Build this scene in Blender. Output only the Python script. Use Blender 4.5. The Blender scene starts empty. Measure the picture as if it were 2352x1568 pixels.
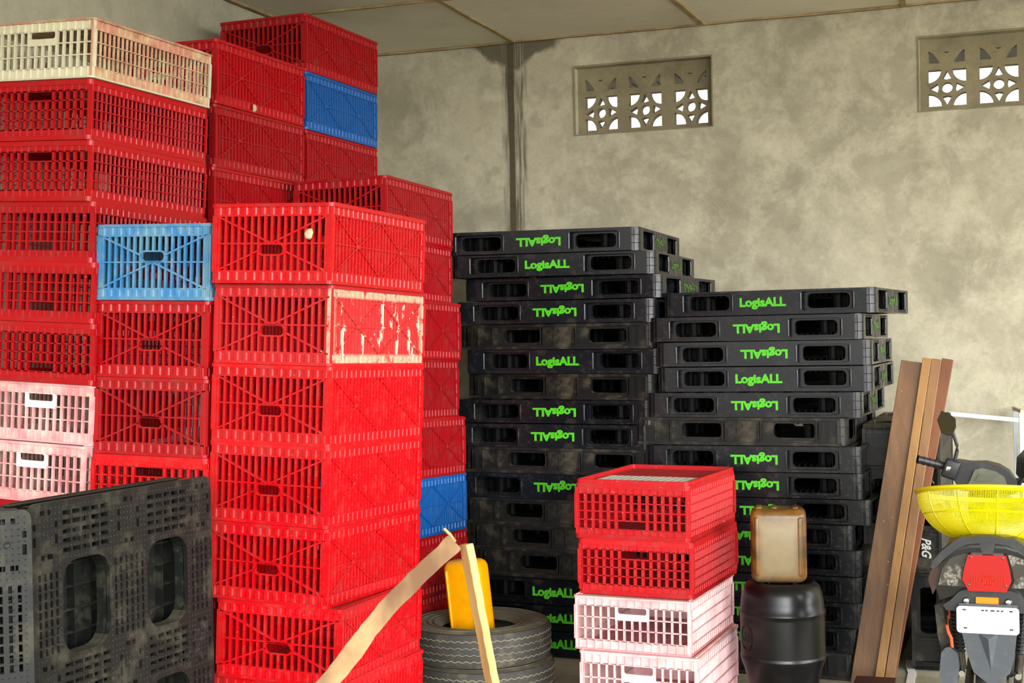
import bpy, bmesh, math, random
from mathutils import Vector, Matrix
PI = math.pi
sc = bpy.context.scene
C = sc.collection
random.seed(7)

# ------------------------------------------------------------------ camera
CAM_F, CAM_PITCH, CAM_ROLL, CAM_YAW, CAM_Z = 3305.11, -0.0040745, -0.019572, -0.349213, 1.8928
cd = bpy.data.cameras.new('camera'); cam = bpy.data.objects.new('camera', cd); C.objects.link(cam)
cd.sensor_fit = 'HORIZONTAL'; cd.sensor_width = 36.0; cd.lens = CAM_F * 36.0 / 2352.0
cd.clip_start = 0.05; cd.clip_end = 200
_fw = Vector((math.sin(CAM_YAW) * math.cos(CAM_PITCH), math.cos(CAM_YAW) * math.cos(CAM_PITCH), math.sin(CAM_PITCH)))
_r0 = Vector((math.cos(CAM_YAW), -math.sin(CAM_YAW), 0)); _u0 = _r0.cross(_fw)
_r = _r0 * math.cos(CAM_ROLL) + _u0 * math.sin(CAM_ROLL); _u = -_r0 * math.sin(CAM_ROLL) + _u0 * math.cos(CAM_ROLL)
M = Matrix((_r, _u, -_fw)).transposed().to_4x4(); M.translation = Vector((0, 0, CAM_Z))
cam.matrix_world = M
sc.camera = cam

# ------------------------------------------------------------------ world, sun, exposure
w = bpy.data.worlds.new('world'); sc.world = w; w.use_nodes = True
wn = w.node_tree.nodes; wl = w.node_tree.links
bgn = wn['Background']
tcw = wn.new('ShaderNodeTexCoord'); sep = wn.new('ShaderNodeSeparateXYZ'); rmp = wn.new('ShaderNodeValToRGB')
mr = wn.new('ShaderNodeMapRange')
wl.new(tcw.outputs['Generated'], sep.inputs[0]); wl.new(sep.outputs['Z'], mr.inputs['Value'])
mr.inputs['From Min'].default_value = -1.0; mr.inputs['From Max'].default_value = 1.0
wl.new(mr.outputs[0], rmp.inputs[0])
e = rmp.color_ramp.elements
e[0].position = 0.44; e[0].color = (0.75, 0.70, 0.60, 1)
e[1].position = 0.53; e[1].color = (1.0, 1.0, 1.0, 1)
e2 = rmp.color_ramp.elements.new(1.0); e2.color = (0.80, 0.88, 1.0, 1)
# open bright sky to the right of the garage front, left dimmed to add highlight contrast
dt = wn.new('ShaderNodeVectorMath'); dt.operation = 'DOT_PRODUCT'; dt.inputs[1].default_value = (0.78, -0.62, 0.0)
wl.new(tcw.outputs['Generated'], dt.inputs[0])
m2 = wn.new('ShaderNodeMapRange'); m2.interpolation_type = 'SMOOTHSTEP'
wl.new(dt.outputs['Value'], m2.inputs['Value']); m2.inputs['From Min'].default_value = 0.35; m2.inputs['From Max'].default_value = 1.0
m2.inputs['To Min'].default_value = 0.36; m2.inputs['To Max'].default_value = 3.6
mx_ = wn.new('ShaderNodeVectorMath'); mx_.operation = 'SCALE'
wl.new(rmp.outputs[0], mx_.inputs[0]); wl.new(m2.outputs[0], mx_.inputs['Scale'])
wl.new(mx_.outputs[0], bgn.inputs['Color'])
bgn.inputs['Strength'].default_value = 5.2
sd = bpy.data.lights.new('sun', 'SUN'); sd.energy = 2.4; sd.angle = math.radians(50); sd.color = (1.0, 0.97, 0.92)
sun = bpy.data.objects.new('sun', sd); C.objects.link(sun); sun.location = (4, -6, 6)
sun.rotation_euler = Vector((-0.66, 0.76, -0.17)).to_track_quat('-Z', 'Y').to_euler()
sc.view_settings.view_transform = 'Standard'; sc.view_settings.look = 'None'
sc.view_settings.exposure = -0.24; sc.view_settings.gamma = 1.0; sc.view_settings.use_curve_mapping = False

# ------------------------------------------------------------------ materials
def lin(h):
    c = [int(h[i:i + 2], 16) / 255 for i in (0, 2, 4)]
    return tuple(x / 12.92 if x <= .04045 else ((x + .055) / 1.055) ** 2.4 for x in c) + (1,)
class NT:
    def __init__(s, name):
        s.m = bpy.data.materials.new(name); s.m.use_nodes = True
        s.n = s.m.node_tree.nodes; s.l = s.m.node_tree.links; s.b = s.n['Principled BSDF']
        s.tc = s.n.new('ShaderNodeTexCoord')
    def noise(s, scale, detail=4, rough=.6, coord='Object', stretch=None, dist=0.0):
        n = s.n.new('ShaderNodeTexNoise'); n.inputs['Scale'].default_value = scale
        n.inputs['Detail'].default_value = detail; n.inputs['Roughness'].default_value = rough
        n.inputs['Distortion'].default_value = dist
        src = s.tc.outputs[coord]
        if stretch:
            mp = s.n.new('ShaderNodeMapping'); mp.inputs['Scale'].default_value = stretch
            s.l.new(src, mp.inputs[0]); src = mp.outputs[0]
        s.l.new(src, n.inputs['Vector']); return n.outputs['Fac']
    def ramp(s, fac, p0, p1, c0=(0, 0, 0, 1), c1=(1, 1, 1, 1)):
        r = s.n.new('ShaderNodeValToRGB'); s.l.new(fac, r.inputs[0])
        e = r.color_ramp.elements; e[0].position = p0; e[1].position = p1; e[0].color = c0; e[1].color = c1
        return r.outputs[0]
    def mix(s, fac, a, b, mode='MIX'):
        x = s.n.new('ShaderNodeMix'); x.data_type = 'RGBA'; x.blend_type = mode
        for sock, v in ((x.inputs[0], fac), (x.inputs[6], a), (x.inputs[7], b)):
            if hasattr(v, 'is_linked') or hasattr(v, 'links'): s.l.new(v, sock)
            else: sock.default_value = v
        return x.outputs[2]
    def math(s, op, a, b=0.0):
        x = s.n.new('ShaderNodeMath'); x.operation = op
        for sock, v in ((x.inputs[0], a), (x.inputs[1], b)):
            if hasattr(v, 'links'): s.l.new(v, sock)
            else: sock.default_value = v
        return x.outputs[0]
    def objrand(s):
        o = s.n.new('ShaderNodeObjectInfo'); return o.outputs['Random']
    def setc(s, c): 
        if hasattr(c, 'links'): s.l.new(c, s.b.inputs['Base Color'])
        else: s.b.inputs['Base Color'].default_value = c
    def bump(s, h, strength=.3, dist=.01):
        b = s.n.new('ShaderNodeBump'); b.inputs['Strength'].default_value = strength; b.inputs['Distance'].default_value = dist
        s.l.new(h, b.inputs['Height']); s.l.new(b.outputs[0], s.b.inputs['Normal'])
    def rough(s, r, spec=None, metal=None):
        if hasattr(r, 'links'): s.l.new(r, s.b.inputs['Roughness'])
        else: s.b.inputs['Roughness'].default_value = r
        if spec is not None: s.b.inputs['Specular IOR Level'].default_value = spec
        if metal is not None: s.b.inputs['Metallic'].default_value = metal

def plastic(name, col, dust='8a7a60', damt=.35, rough=.38, var=.12, scale=14, speck='d8cdb4', spk=.0, spec=.5, fade=None, ledge=1.0):
    t = NT(name)
    base = lin(col)
    if fade:
        base = t.mix(t.ramp(t.noise(7, 3, coord='Object'), .42, .62), base, lin(fade))
    v = t.math('ADD', t.math('MULTIPLY', t.objrand(), var * 2), 1 - var)
    hsv = t.n.new('ShaderNodeHueSaturation'); t.l.new(v, hsv.inputs['Value'])
    if hasattr(base, 'links'): t.l.new(base, hsv.inputs['Color'])
    else: hsv.inputs['Color'].default_value = base
    d = t.ramp(t.noise(scale, 8, .75), .50, .75)
    # dust that has settled on upward facing ledges
    gn = t.n.new('ShaderNodeNewGeometry'); sn = t.n.new('ShaderNodeSeparateXYZ'); t.l.new(gn.outputs['True Normal'], sn.inputs[0])
    up = t.math('MULTIPLY', t.ramp(sn.outputs['Z'], .45, .85), t.math('ADD', t.noise(30, 4), .25))
    d = t.math('MAXIMUM', d, t.math('MULTIPLY', up, ledge))
    c = t.mix(t.math('MULTIPLY', d, damt), hsv.outputs[0], lin(dust))
    if spk > 0:
        sp = t.ramp(t.noise(85, 3, .6), .76 - spk * .12, .80 - spk * .1)
        c = t.mix(t.math('MULTIPLY', sp, .55), c, lin(speck))
    t.setc(c)
    t.rough(t.math('ADD', t.math('MULTIPLY', d, .35), rough), spec)
    return t.m

MT = {}
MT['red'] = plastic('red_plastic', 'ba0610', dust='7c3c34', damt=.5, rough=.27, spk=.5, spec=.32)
MT['red_dull'] = plastic('dusty_shaded_red_plastic', '98060f', dust='6a3a32', damt=.55, rough=.34, spk=.35, spec=.3)  # dusty; base red also darkened for the dimmer light at the back stacks
MT['red_deep'] = plastic('deep_red_plastic', '9e050f', dust='70382e', damt=.5, rough=.28, spk=.4, spec=.3)
MT['red_faded'] = plastic('faded_red_plastic', 'b2141a', dust='8c3c36', damt=.6, rough=.38, spk=.7, spec=.3)
MT['blue'] = plastic('blue_plastic', '08529a', dust='3f5c74', damt=.5, rough=.35)
MT['blue_faded'] = plastic('weathered_blue_plastic', '2a6c9e', dust='8a9a88', damt=.85, rough=.5, fade='4e7c98', scale=9)
MT['cream'] = plastic('cream_plastic', 'c6c0a4', dust='8c7c58', damt=.6, rough=.45, scale=10)
MT['salmon'] = plastic('stained_salmon_plastic', 'b47c64', dust='624628', damt=.9, rough=.5, fade='b8a07a', scale=16, speck='4a3420', spk=.6)
MT['pink'] = plastic('pale_pink_plastic', 'e8c2c0', dust='d49894', damt=.6, rough=.4, fade='ddaaac')
MT['pink_plate'] = plastic('pinkish_white_plastic', 'e8dcd6', dust='dcb4b0', damt=.4, rough=.4)
MT['pink_deep'] = plastic('weathered_pink_plastic', 'c88484', dust='dcc8b8', damt=.6, rough=.45, fade='d6aca4', scale=10)
MT['pink_inner'] = plastic('pink_plastic', 'e79a9e', dust='c07078', damt=.5, rough=.4)
t = NT('cement_splashed_red_plastic')
ox = t.n.new('ShaderNodeSeparateXYZ'); t.l.new(t.tc.outputs['Object'], ox.inputs[0])
ey = t.ramp(t.math('ABSOLUTE', ox.outputs['Y']), .405, .425); ez = t.ramp(t.math('ABSOLUTE', t.math('SUBTRACT', ox.outputs['Z'], .178)), .120, .135)
edge = t.math('MULTIPLY', t.math('MAXIMUM', ey, ez), t.ramp(t.noise(16, 6, .7), .36, .46))
spl = t.ramp(t.noise(7, 7, .7, stretch=(1, 2.2, .6)), .575, .60)
c = t.mix(t.ramp(t.noise(20, 5), .5, .7), lin('c01a1c'), lin('a83830'))
c = t.mix(t.math('MULTIPLY', spl, .85), c, lin('d8cbb4')); c = t.mix(t.math('MULTIPLY', edge, .9), c, t.mix(t.noise(40, 5), lin('8a7e64'), lin('c0b598')))
t.setc(c); t.rough(.6); MT['splash'] = t.m
MT['cement'] = plastic('cement_crust', 'b8ab8a', dust='c84038', damt=.65, rough=.8, scale=16)
MT['greywhite'] = plastic('off_white_plastic', 'cfccc0', dust='9a9482', damt=.4, rough=.4)
MT['black'] = plastic('black_plastic', '101317', dust='453f30', damt=.5, rough=.22, var=.3, scale=9, spec=.30, ledge=.9)
MT['black_dusty'] = plastic('dusty_black_plastic', '141514', dust='645b46', damt=.72, rough=.45, scale=7, spec=.3)
MT['black_foot'] = plastic('mud_dusted_black_plastic', '121412', dust='504c3c', damt=.75, rough=.5, scale=7, spec=.25, speck='c8bf9c', spk=.1)
MT['inner'] = plastic('shaded_inner_black_plastic', '08090a', dust='1c1b18', damt=.5, rough=.6, spec=.12)  # darker than the walls: shade inside the openings put into the colour
MT['black_side'] = plastic('grey_dusted_black_plastic', '2a2923', dust='565040', damt=.8, rough=.6, scale=5)
t = NT('lime_green_print'); t.setc(t.mix(t.ramp(t.noise(50, 4), .60, .72), lin('46b40a'), lin('2c4812'))); t.rough(.5); MT['green'] = t.m
t = NT('dusty_green_print'); t.setc(t.mix(t.ramp(t.noise(30, 4), .42, .62), lin('3c6a1c'), lin('36362a'))); t.rough(.6); MT['green_dusty'] = t.m
t = NT('grey_white_print'); t.setc(lin('b4b6b0')); t.rough(.5); MT['white_print'] = t.m
t = NT('white_print'); t.setc(lin('e6e6e0')); t.rough(.5); MT['white'] = t.m

def simple(name, col, rough=.5, metal=0, dust=None, damt=.4, scale=12, spec=.5, bump=0):
    t = NT(name)
    if dust:
        d = t.ramp(t.noise(scale, 7, .7), .5, .75); t.setc(t.mix(t.math('MULTIPLY', d, damt), lin(col), lin(dust)))
        if bump: t.bump(t.noise(scale * 6, 5), bump, .004)
    else: t.setc(lin(col))
    t.rough(rough, spec, metal); return t.m
MT['rubber'] = simple('worn_tyre_rubber', '35342f', .75, dust='6d6655', damt=.8, scale=9, bump=.3)
MT['rubber_side'] = simple('dusty_tyre_sidewall', '55503f', .85, dust='857a62', damt=.9, scale=6, bump=.3)
MT['groove'] = simple('dusty_tyre_groove', '8c846c', .9)
MT['yellow'] = simple('deep_yellow_plastic', 'f2a400', .32, dust='c98a10', damt=.5)
MT['lemon'] = simple('lemon_yellow_plastic', 'dcd000', .35, dust='c4b400', damt=.5)
MT['drum'] = simple('black_drum_plastic', '090a0d', .30, dust='2e2d2a', damt=.4, scale=5, spec=.45)
t = NT('stained_amber_jerrycan')
zz = t.n.new('ShaderNodeSeparateXYZ'); t.l.new(t.tc.outputs['Object'], zz.inputs[0])
ax = t.math('MULTIPLY', t.math('ABSOLUTE', zz.outputs['X']), 1 / .262); az = t.math('MULTIPLY', t.math('ABSOLUTE', t.math('SUBTRACT', zz.outputs['Z'], .160)), .9 / .350)
edge = t.math('MAXIMUM', ax, az)
edge = t.math('ADD', edge, t.math('MULTIPLY', t.math('SUBTRACT', t.noise(8, 6, .75), .5), .22))
t.setc(t.mix(t.ramp(edge, .24, .45), t.mix(t.noise(7, 6, .7), lin('7c6c4c'), lin('a49470')), t.mix(t.ramp(t.noise(9, 5), .35, .65), lin('3c220a'), lin('865a1e'))))
t.rough(.32); MT['amber'] = t.m
MT['chrome'] = simple('bright_metal', 'd8d8d8', .18, 1)
MT['alu'] = simple('white_painted_metal', 'a6aeb2', .4, 0, dust='b8bcb8')
MT['gloss_black'] = simple('glossy_black_paint', '0c0b0d', .14, 0, dust='2a2622', damt=.3, spec=.7)
MT['satin_black'] = simple('satin_black_plastic', '1a1b1d', .45, 0, dust='4a463c', damt=.4)
MT['grey_guard'] = simple('grey_black_plastic', '3a3f44', .5, 0, dust='5c6064', damt=.5, scale=20)
MT['engine'] = simple('oily_dark_metal', '2c2a24', .5, .5, dust='6a6048', damt=.7)
MT['brown_panel'] = simple('dark_brown_gloss', '3a2622', .2, 0)
MT['orange_reflector'] = simple('orange_reflector', 'ff7a08', .25)
MT['orange_cable'] = simple('orange_rubber', 'e0602c', .5)
t = NT('red_tail_lens'); t.setc(lin('9c0206')); t.rough(.12, .8); MT['red_lens'] = t.m
t = NT('clear_lens'); t.setc(t.mix(t.math('MULTIPLY', t.ramp(t.noise(16, 2), .52, .62), t.ramp(t.noise(90, 4), .40, .6)), lin('33312c'), lin('8c8a80'))); t.rough(.12, .8); MT['clear_lens'] = t.m
MT['lens_hot'] = simple('bright_red_lens_ridge', 'd81c04', .15)
MT['mirror'] = simple('mirror_glass', '6a665c', .06, 1)
MT['screen'] = simple('dash_screen', '565a4c', .2)
MT['dash_grey'] = simple('dash_cover', '55564a', .3, 0, dust='8a8a7c')
MT['maroon'] = simple('dark_maroon_paint', '3a1416', .5, 0, dust='5a3030')
MT['mud'] = simple('dried_mud', 'b8a888', .95, 0, dust='94866a', damt=.6, bump=.6)

def wood(name, c1, c2, c3, stretch=(14, 14, .9), scale=3.0, rough=.55, spk=None):
    t = NT(name)
    g = t.noise(scale, 8, .65, stretch=stretch, dist=.4)
    big = t.noise(2.2, 3, .5, stretch=(2.5, 2.5, .8))
    c = t.mix(t.ramp(g, .35, .68), lin(c1), lin(c2)); c = t.mix(t.ramp(big, .42, .66), c, lin(c3))
    if spk: c = t.mix(t.ramp(t.noise(38, 3), .72, .76), c, lin(spk))
    t.setc(c); t.rough(rough); t.bump(g, .25, .003); return t.m
MT['wood_dark'] = wood('red_brown_hardwood', '5e4024', '72502c', '48321e', spk='c8b49c')
MT['wood_mid'] = wood('light_brown_hardwood', '8a6230', '987038', '7a562a')
MT['wood_tan'] = wood('tan_hardwood', '785430', '866036', '644628')
MT['wood_orange'] = wood('orange_brown_hardwood', '6a3a16', '76441a', '5a3012')
MT['pine'] = wood('fresh_sawn_pine', 'b8935a', 'a8804a', 'c4a26a', stretch=(5, 5, .8), rough=.7)
MT['pine_bark'] = wood('rough_sawn_pine', 'a5865c', '8c6c46', '66462a', stretch=(10, 10, 10), scale=.9, rough=.8)
MT['batten'] = wood('bamboo_batten', '94805a', '7c6a48', 'a69468', stretch=(3, 3, 3), scale=9, rough=.8)

def plaster(name, c0, c1, c2, dark, ceiling=False):
    t = NT(name)
    P = 'Object'
    n1 = t.noise(.9, 6, .6, P, dist=.6); n2 = t.noise(3.0, 8, .72, P, dist=.3); n3 = t.noise(26, 6, .75, P)
    c = t.mix(t.ramp(n1, .36, .64), lin(c0), lin(c1))
    c = t.mix(t.math('MULTIPLY', t.ramp(n2, .46, .66), .9), c, lin(c2))
    n4 = t.noise(1.7, 7, .72, P, dist=.15)
    c = t.mix(t.math('MULTIPLY', t.ramp(n4, .50, .68), .55), c, lin(dark))
    c = t.mix(t.math('MULTIPLY', t.ramp(n3, .48, .8), .35), c, lin(dark))
    sw = t.noise(1.6, 4, .6, P, stretch=(1.0, 1, 1.0), dist=2.2)
    c = t.mix(t.math('MULTIPLY', t.ramp(sw, .52, .60), .14), c, lin(c2))
    n5 = t.ramp(t.noise(5, 3, .5, P), .66, .72)
    c = t.mix(t.math('MULTIPLY', n5, .35), c, lin(dark))
    t.rough(.92, .25); t.bump(t.math('ADD', n3, t.math('MULTIPLY', n2, 1.5)), .25, .01)
    return t, c
t, c = plaster('bare_cement_plaster', '938d79', 'aca690', 'bfb9a2', '7c7664')
# water stain around the joint under the ceiling (x -3.49): own outline, stays put
sx = t.n.new('ShaderNodeSeparateXYZ'); t.l.new(t.tc.outputs['Object'], sx.inputs[0])
nz = t.noise(3.0, 5, .6)
dx = t.math('ABSOLUTE', t.math('ADD', t.math('ADD', sx.outputs['X'], 3.46), t.math('MULTIPLY', t.math('SUBTRACT', nz, .5), .10)))
def band(lo, hi, v): return t.ramp(v, lo, hi, (1, 1, 1, 1), (0, 0, 0, 1))
zt = t.math('ADD', sx.outputs['Z'], t.math('MULTIPLY', t.math('SUBTRACT', nz, .5), .35))
top = t.ramp(t.math('SUBTRACT', zt, t.math('MULTIPLY', dx, .35)), .0, 1.0)
mtop = t.n.new('ShaderNodeMapRange'); t.l.new(t.math('SUBTRACT', zt, t.math('MULTIPLY', dx, .5)), mtop.inputs[0])
mtop.inputs[1].default_value = 3.74; mtop.inputs[2].default_value = 3.78
mx = t.n.new('ShaderNodeMapRange'); t.l.new(dx, mx.inputs[0]); mx.inputs[1].default_value = .36; mx.inputs[2].default_value = .29
blot = t.math('MULTIPLY', mtop.outputs[0], mx.outputs[0])
ms = t.n.new('ShaderNodeMapRange'); t.l.new(dx, ms.inputs[0]); ms.inputs[1].default_value = .10; ms.inputs[2].default_value = .06
streak = t.math('MULTIPLY', ms.outputs[0], t.ramp(t.noise(8, 4, .6, stretch=(6, 1, .35)), .38, .6))
c = t.mix(t.math('MULTIPLY', t.math('MAXIMUM', blot, streak), .85), c, lin('4c4636'))
st2 = t.math('MULTIPLY', ms.outputs[0], t.ramp(t.noise(9, 3, .6, stretch=(9, 1, .25)), .56, .62))
c = t.mix(t.math('MULTIPLY', st2, .6), c, lin('a8a288'))
t.setc(c); MT['plaster'] = t.m
t, c = plaster('side_wall_plaster', '959280', '9f9c88', 'a8a490', '7c7a68'); t.setc(c); MT['plaster_side'] = t.m
t, c = plaster('grey_ceiling_board', 'dcd6c2', 'e2dcc8', 'e4decc', 'cec8b6'); t.setc(c); MT['ceiling'] = t.m
t, c = plaster('cement_floor', '928d76', 'a09a82', 'aca68c', '65604f'); t.setc(c); MT['floor'] = t.m
t, c = plaster('breeze_block_cement', '787058', '82795f', '8e856a', '585240'); t.setc(c); MT['breeze'] = t.m
MT['ground'] = simple('yard_ground', 'b8ad92', .95, dust='a0967c', scale=2)
MT['dark_joint'] = simple('dark_joint', '4c4430', .9, dust='2e281c', damt=.8, scale=20)
MT['strap'] = simple('white_strap', 'dedbd2', .7, dust='a8a496')
MT['eave'] = simple('rusty_roof_sheet', '1e110c', .7, dust='100a08')

# ------------------------------------------------------------------ mesh helpers
class MB:
    def __init__(s): s.v = []; s.f = []; s.sm = []
    def add(s, vs, fs, M=None, smooth=False):
        o = len(s.v)
        for v in vs: s.v.append(tuple(M @ Vector(v)) if M is not None else tuple(v))
        for f in fs: s.f.append(tuple(i + o for i in f)); s.sm.append(smooth)
        return s
    def box(s, x0, x1, y0, y1, z0, z1, M=None):
        vs = [(x0, y0, z0), (x1, y0, z0), (x1, y1, z0), (x0, y1, z0), (x0, y0, z1), (x1, y0, z1), (x1, y1, z1), (x0, y1, z1)]
        return s.add(vs, [(0, 3, 2, 1), (4, 5, 6, 7), (0, 1, 5, 4), (1, 2, 6, 5), (2, 3, 7, 6), (3, 0, 4, 7)], M)
    def rbox(s, x0, x1, y0, y1, z0, z1, r=.01, seg=2, M=None):
        bm = bmesh.new(); bmesh.ops.create_cube(bm, size=1)
        for v in bm.verts: v.co = Vector(((x0 + x1) / 2 + v.co.x * (x1 - x0), (y0 + y1) / 2 + v.co.y * (y1 - y0), (z0 + z1) / 2 + v.co.z * (z1 - z0)))
        bmesh.ops.bevel(bm, geom=bm.edges[:] , offset=r, segments=seg, affect='EDGES', profile=.5)
        bm.verts.ensure_lookup_table()
        s.add([v.co[:] for v in bm.verts], [tuple(v.index for v in f.verts) for f in bm.faces], M, True); bm.free(); return s
    def bar(s, p, q, w, h, up=(0, 0, 1)):
        p = Vector(p); q = Vector(q); d = (q - p).normalized(); u = Vector(up)
        a = d.cross(u)
        if a.length < 1e-5: a = d.cross(Vector((0, 1, 0)))
        a.normalize(); b = a.cross(d).normalized()
        vs = [x + a * i * w / 2 + b * j * h / 2 for x in (p, q) for i, j in ((-1, -1), (1, -1), (1, 1), (-1, 1))]
        return s.add(vs, [(0, 1, 2, 3), (7, 6, 5, 4), (0, 4, 5, 1), (1, 5, 6, 2), (2, 6, 7, 3), (3, 7, 4, 0)])
    def tube(s, pts, r, n=10, cap=True):
        pts = [Vector(p) for p in pts]; rs = r if isinstance(r, (list, tuple)) else [r] * len(pts)
        vs = []; fs = []
        ref = Vector((0, 0, 1))
        for i, p in enumerate(pts):
            d = (pts[min(i + 1, len(pts) - 1)] - pts[max(i - 1, 0)]).normalized()
            a = d.cross(ref)
            if a.length < .1: a = d.cross(Vector((1, 0, 0)))
            a.normalize(); b = a.cross(d)
            for k in range(n):
                t = 2 * PI * k / n; vs.append(p + (a * math.cos(t) + b * math.sin(t)) * rs[i])
        for i in range(len(pts) - 1):
            for k in range(n):
                fs.append((i * n + k, i * n + (k + 1) % n, (i + 1) * n + (k + 1) % n, (i + 1) * n + k))
        s.add(vs, fs, None, True)
        if cap:
            s.add(vs[:n], [tuple(range(n))]); s.add(vs[-n:], [tuple(reversed(range(n)))])
        return s
    def lathe(s, prof, n=48, M=None, rfn=None):
        vs = []; fs = []; m = len(prof)
        for k in range(n):
            t = 2 * PI * k / n
            for r, z in prof:
                rr = r * (rfn(t, z) if rfn else 1); vs.append((rr * math.cos(t), rr * math.sin(t), z))
        for k in range(n):
            k2 = (k + 1) % n
            for i in range(m - 1): fs.append((k * m + i, k2 * m + i, k2 * m + i + 1, k * m + i + 1))
        return s.add(vs, fs, M, True)
    def plate(s, outer, holes, th, M=None):
        """flat plate in local XY, centred on z=0, outline + holes"""
        cu = bpy.data.curves.new('tmp', 'CURVE'); cu.dimensions = '2D'; cu.fill_mode = 'BOTH'; cu.extrude = th / 2
        for poly in [outer] + list(holes):
            sp = cu.splines.new('POLY'); sp.points.add(len(poly) - 1); sp.use_cyclic_u = True
            for i, p in enumerate(poly): sp.points[i].co = (p[0], p[1], 0, 1)
        o = bpy.data.objects.new('tmp', cu); me = o.to_mesh()
        s.add([v.co[:] for v in me.vertices], [tuple(p.vertices) for p in me.polygons], M)
        o.to_mesh_clear(); bpy.data.objects.remove(o); bpy.data.curves.remove(cu); return s
    def prism(s, poly, y0, y1, M=None):
        """XZ outline extruded along y"""
        return s.plate(poly, [], abs(y1 - y0), (M if M is not None else Matrix()) @ Matrix.Translation((0, (y0 + y1) / 2, 0)) @ Matrix.Rotation(PI / 2, 4, 'X'))
    def text(s, body, size, th, M, bold=0.0, sx=1.0, shear=0.0):
        cu = bpy.data.curves.new('tmp', 'FONT'); cu.body = body; cu.size = size; cu.extrude = th; cu.offset = bold; cu.shear = shear
        cu.align_x = 'CENTER'; cu.align_y = 'CENTER'; cu.resolution_u = 3
        o = bpy.data.objects.new('tmp', cu); me = o.to_mesh()
        s.add([(v.co.x * sx, v.co.y, v.co.z) for v in me.vertices], [tuple(p.vertices) for p in me.polygons], M)
        o.to_mesh_clear(); bpy.data.objects.remove(o); bpy.data.curves.remove(cu); return s
    def build(s, name, mat, parent=None, sharp=35):
        me = bpy.data.meshes.new(name); me.from_pydata(s.v, [], s.f)
        me.polygons.foreach_set('use_smooth', s.sm)
        me.update(); bm = bmesh.new(); bm.from_mesh(me)
        bmesh.ops.recalc_face_normals(bm, faces=bm.faces[:]); bm.to_mesh(me); bm.free()
        if any(s.sm): me.set_sharp_from_angle(angle=math.radians(sharp))
        me.materials.append(mat)
        o = bpy.data.objects.new(name, me); C.objects.link(o)
        if parent: o.parent = parent
        return o
def rr(cx, cy, w, h, r, n=4):
    out = []
    for sx, sy, a0 in ((1, 1, 0), (-1, 1, 90), (-1, -1, 180), (1, -1, 270)):
        for i in range(n + 1):
            a = math.radians(a0 + 90 * i / n); out.append((cx + sx * (w / 2 - r) + r * math.cos(a), cy + sy * (h / 2 - r) + r * math.sin(a)))
    return out
def tag(o, label=None, cat=None, group=None, kind=None):
    if label: o['label'] = label
    if cat: o['category'] = cat
    if group: o['group'] = group
    if kind: o['kind'] = kind
    return o
def empty(name, loc=(0, 0, 0)):
    o = bpy.data.objects.new(name, None); C.objects.link(o); o.location = loc; o.empty_display_size = .1; return o
def copy_tree(o, parent=None, mats=None, top=True):
    c = o.copy(); C.objects.link(c)
    if parent: c.parent = parent
    for ch in list(o.children): copy_tree(ch, c, mats, False)
    return c
XZ = lambda y: Matrix.Translation((0, y, 0)) @ Matrix.Rotation(PI / 2, 4, 'X')          # plate XY -> XZ at depth y
YZ = lambda x: Matrix.Translation((x, 0, 0)) @ Matrix.Rotation(PI / 2, 4, 'Z') @ Matrix.Rotation(PI / 2, 4, 'X')   # plate XY -> YZ at x


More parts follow.
